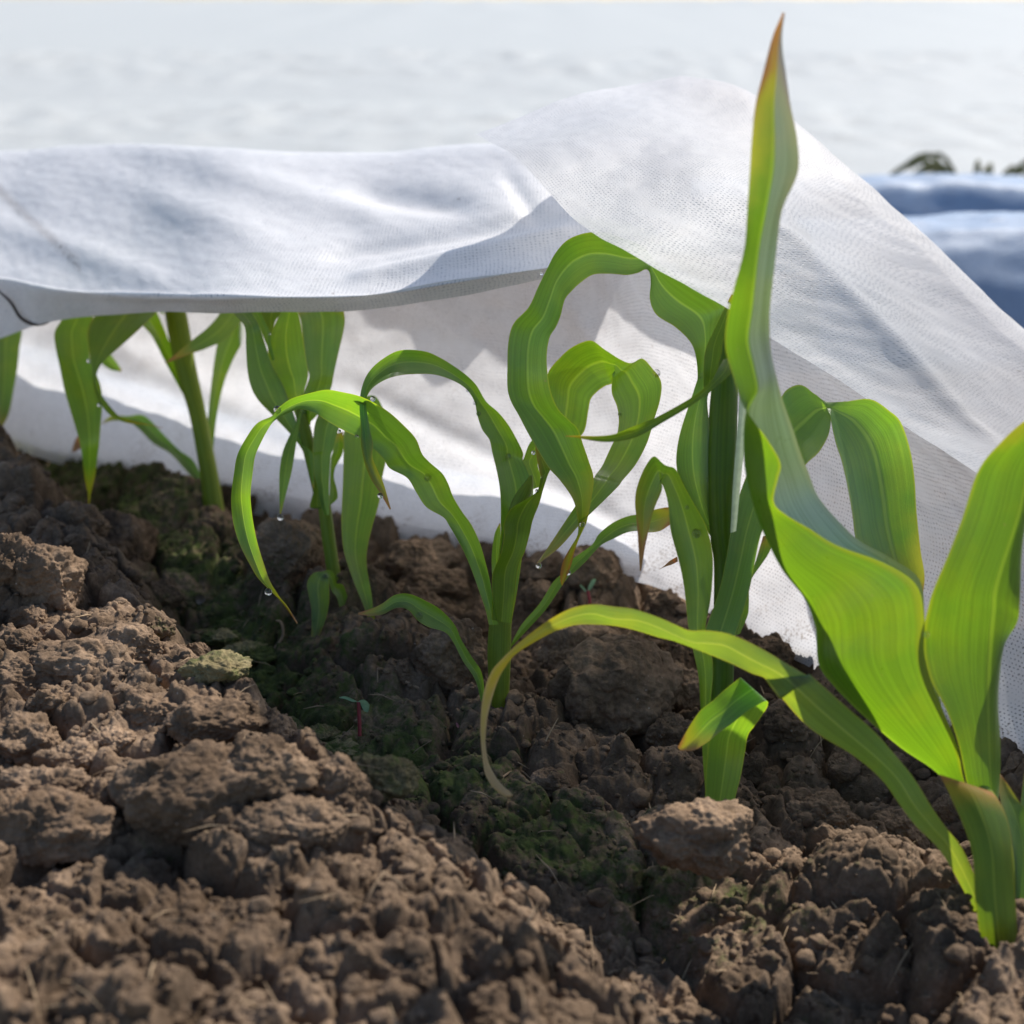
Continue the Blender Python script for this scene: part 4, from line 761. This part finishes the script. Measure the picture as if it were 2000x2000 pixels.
# ------------------------------------------------------------------ dew
def drop(f, x, y, r, label, dz=0.0):
    u, v = px(f, x, y); s = FR[f][2]; best = None
    for U_, V_, Dp in LEAVES:
        q = (U_ - u) ** 2 + (V_ - v) ** 2; i = int(q.argmin())
        if q[i] < (r * s + 14) ** 2:
            k = Dp[i]
            if best is None or k < best: best = k
    d = (best if best else .8); R = r * s / FPX * d
    C = W(u, v, d - R * .75); V, F = I3
    Q = V * np.array([1, 1, 1.06]) * R; o = mesh_obj('dew_drop', Q + C, F, M_water)
    tag(o, label, 'water drop', 'dew drops on the leaves')
DR = [(2, 685, 1015, 36, 'large clear drop on the top bend of the longest leaf'), (2, 1272, 1218, 15, 'tiny drop under the longest leaf, left of another one'),
      (2, 1432, 1268, 18, 'tiny drop under the longest leaf beside the loop crossing'), (2, 1655, 1828, 28, 'white drop just above the cracked tip of the looped leaf'),
      (2, 1585, 912, 25, 'drop on the small leaf bend peeping above the longest leaf'), (3, 712, 582, 30, 'round drop hanging at the tip of the narrow bright leaf'),
      (3, 600, 1285, 34, 'clear drop hanging below the fine-tipped longest leaf'), (3, 1603, 1620, 28, 'flat white drop on the cut tip with the dry thread'),
      (3, 1025, 1555, 17, 'small drop on the left margin of the small bent lowest leaf'), (3, 1135, 1140, 22, 'drop on the fold of the small bent lowest leaf'),
      (4, 655, 1318, 36, 'big round drop resting on the rib of the longest leaf'), (4, 1100, 612, 20, 'middle drop of three along the arching leaf margin'),
      (4, 1133, 715, 22, 'lowest drop of three along the arching leaf margin'), (4, 1030, 495, 15, 'smallest, topmost drop of three along the arching leaf margin'),
      (4, 1412, 1118, 30, 'see-through drop at the fold where the arching leaf leaves the stalk'), (4, 1650, 1083, 20, 'small drop on the upright bright leaf of the middle plant'),
      (4, 1683, 1445, 18, 'drop in the leaf axil of the middle plant'), (5, 1283, 1118, 30, 'large drop on the shoulder of the hoop leaf against the white fleece'),
      (6, 395, 792, 22, 'drop hanging from the long tip of the hoop leaf'), (6, 723, 480, 20, 'drop where the two hoop leaves cross low down'),
      (6, 617, 845, 20, 'drop on the narrow pale twisted leaf tip'), (6, 1515, 350, 17, 'small drop high on the two-toned left leaf'),
      (6, 1585, 548, 36, 'large flat drop on the two-toned left leaf of the second plant from the right'), (11, 382, 445, 25, 'round drop on the small low leaf curving left'),
      (1, 838, 555, 20, 'drop on the edge of the broad hanging leaf under the flap'), (1, 938, 970, 20, 'drop low on the broad hanging leaf under the flap'),
      (10, 1198, 287, 24, 'blurred shining drop between the two nearest leaves'), (2, 612, 300, 12, 'speck of a drop between two upright leaves below the flap'),
      (5, 1008, 1425, 16, 'little drop on the inner margin of the hooped youngest leaf'), (5, 415, 365, 12, 'speck of a drop on the outer margin of the high hoop leaf')]
for d_ in DR: drop(*d_)

# ------------------------------------------------------------------ seedlings, straw, litter
M_red = plain_material('red_stem', (.30, .045, .05), .5, .4); M_cot = plain_material('cotyledon', (.26, .46, .28), .45, .5, .35)
M_straw = plain_material('straw', (.34, .23, .14), .8, .2); M_petal = plain_material('petal', (.6, .25, .25), .7, .2); M_litter = plain_material('dry_litter', (.22, .09, .04), .8, .2, .2)
def seedling(f, stem, leaves, label, D=None):
    u, v = px(f, *stem[0]); P, d = ground_at(u, v); d -= .01
    e = empty('seedling', tuple(W(u, v, d)), label, 'seedling')
    pts = [W(*px(f, x, y), d) for x, y in stem]; tube('stem', pts, [.0011] * len(pts), M_red if f == 11 or f == 2 else M_red, e, 24, 8)
    for L in leaves: leaf(e, d, [f] + L, M_cot, (0, -.004), .5, .12, name='seed_leaf', nseg=24)
seedling(11, [(8, 1200), (8, 1150), (4, 1060), (2, 985)], [[(0, 990, 6, 980), (10, 975, 18, 1010), (40, 972, 36, 1042), (68, 1000, 55, 1050), (66, 1035, 60, 1048)], [(4, 990, 6, 980), (-30, 970, -34, 985), (-80, 950, -80, 968), (-120, 955, -120, 960)]], 'two-leaved seedling with a thin red stem in the moss left of the middle stalk')
seedling(6, [(778, 1085), (778, 1050), (770, 1010), (765, 980)], [[(765, 985, 770, 990), (770, 950, 795, 960), (795, 900, 822, 915), (825, 890, 828, 893)], [(758, 985, 766, 992), (735, 955, 745, 985), (712, 935, 715, 955), (705, 938, 706, 942)]], 'faint green seedling with upright narrow leaves under the fleece hem')
def straw(f, pts, r, label, mat=None, name='straw', lift=.004):
    P = []
    for x, y in pts:
        u, v = px(f, x, y); g, d = ground_at(u, v); P.append(W(u, v, d - lift))
    dm = np.array(P); o = tube(name, P, [r * .7] + [r] * (len(P) - 2) + [r * .4], mat or M_straw, None, 40, 8); tag(o, label, name.replace('_', ' ')); return o
def straw_fixed(f, pts, r, label, off=.02, name='root_thread'):
    u, v = px(f, *pts[-1]); g, d = ground_at(u, v); P = [W(*px(f, x, y), d - off * .3) for x, y in pts]
    o = tube(name, P, [r * .5] + [r] * (len(P) - 2) + [r * .6], M_straw, None, 50, 8); tag(o, label, name.replace('_', ' '))
straw_fixed(3, [(670, 1555), (715, 1570), (738, 1640), (728, 1720), (665, 1810), (620, 1880), (615, 1925)], .0010, 'thin curled brown root standing up from the moss')
straw(11, [(290, 852), (350, 885), (425, 922)], .0012, 'short straight bit of straw left of the middle stalk')
straw(11, [(885, 1475), (940, 1435), (995, 1405)], .0007, 'fine straw leaning from the tan leaf tip up to the right')
straw(11, [(1000, 1402), (1045, 1435), (1090, 1475)], .0007, 'fine straw sloping down to the small pointed clod')
straw('D', [(960, 1000), (1010, 1060), (1030, 1120)], .0008, 'short straw on the slope of the left ridge')
def flake(f, spec, mat, label, name):
    u, v = px(f, spec[0][0], spec[0][1]); P, d = ground_at(u, v); d -= .012; b = W(u, v, d)
    C = len(sc.collection.objects)
    e = None
    st = [f] + spec
    # a small curled blade of its own
    holder = bpy.data.objects.new('tmp', None); holder.location = b
    o = leaf(holder, d, st, mat, (0, 0), .6, .25, name=name, nseg=16); o.parent = None; o.location = b; bpy.data.objects.remove(holder)
    tag(o, label, name.replace('_', ' '))
flake(11, [(612, 1120, 618, 1112), (618, 1140, 632, 1130), (632, 1152, 640, 1142)], M_petal, 'pale pink petal lying on soil below the middle stalk', 'petal')
flake(11, [(290, 1800, 300, 1790), (285, 1770, 320, 1760), (310, 1745, 345, 1755)], M_litter, 'curled red-brown dry leaf scrap in the hollow at the bottom', 'dry_leaf')
flake('D', [(1050, 550, 1060, 590), (1075, 540, 1085, 595), (1105, 550, 1108, 570)], plain_material('shell', (.34, .27, .21), .85), 'small pale flake on the dark soil of the gully', 'shell_flake')
LEAVES.clear()
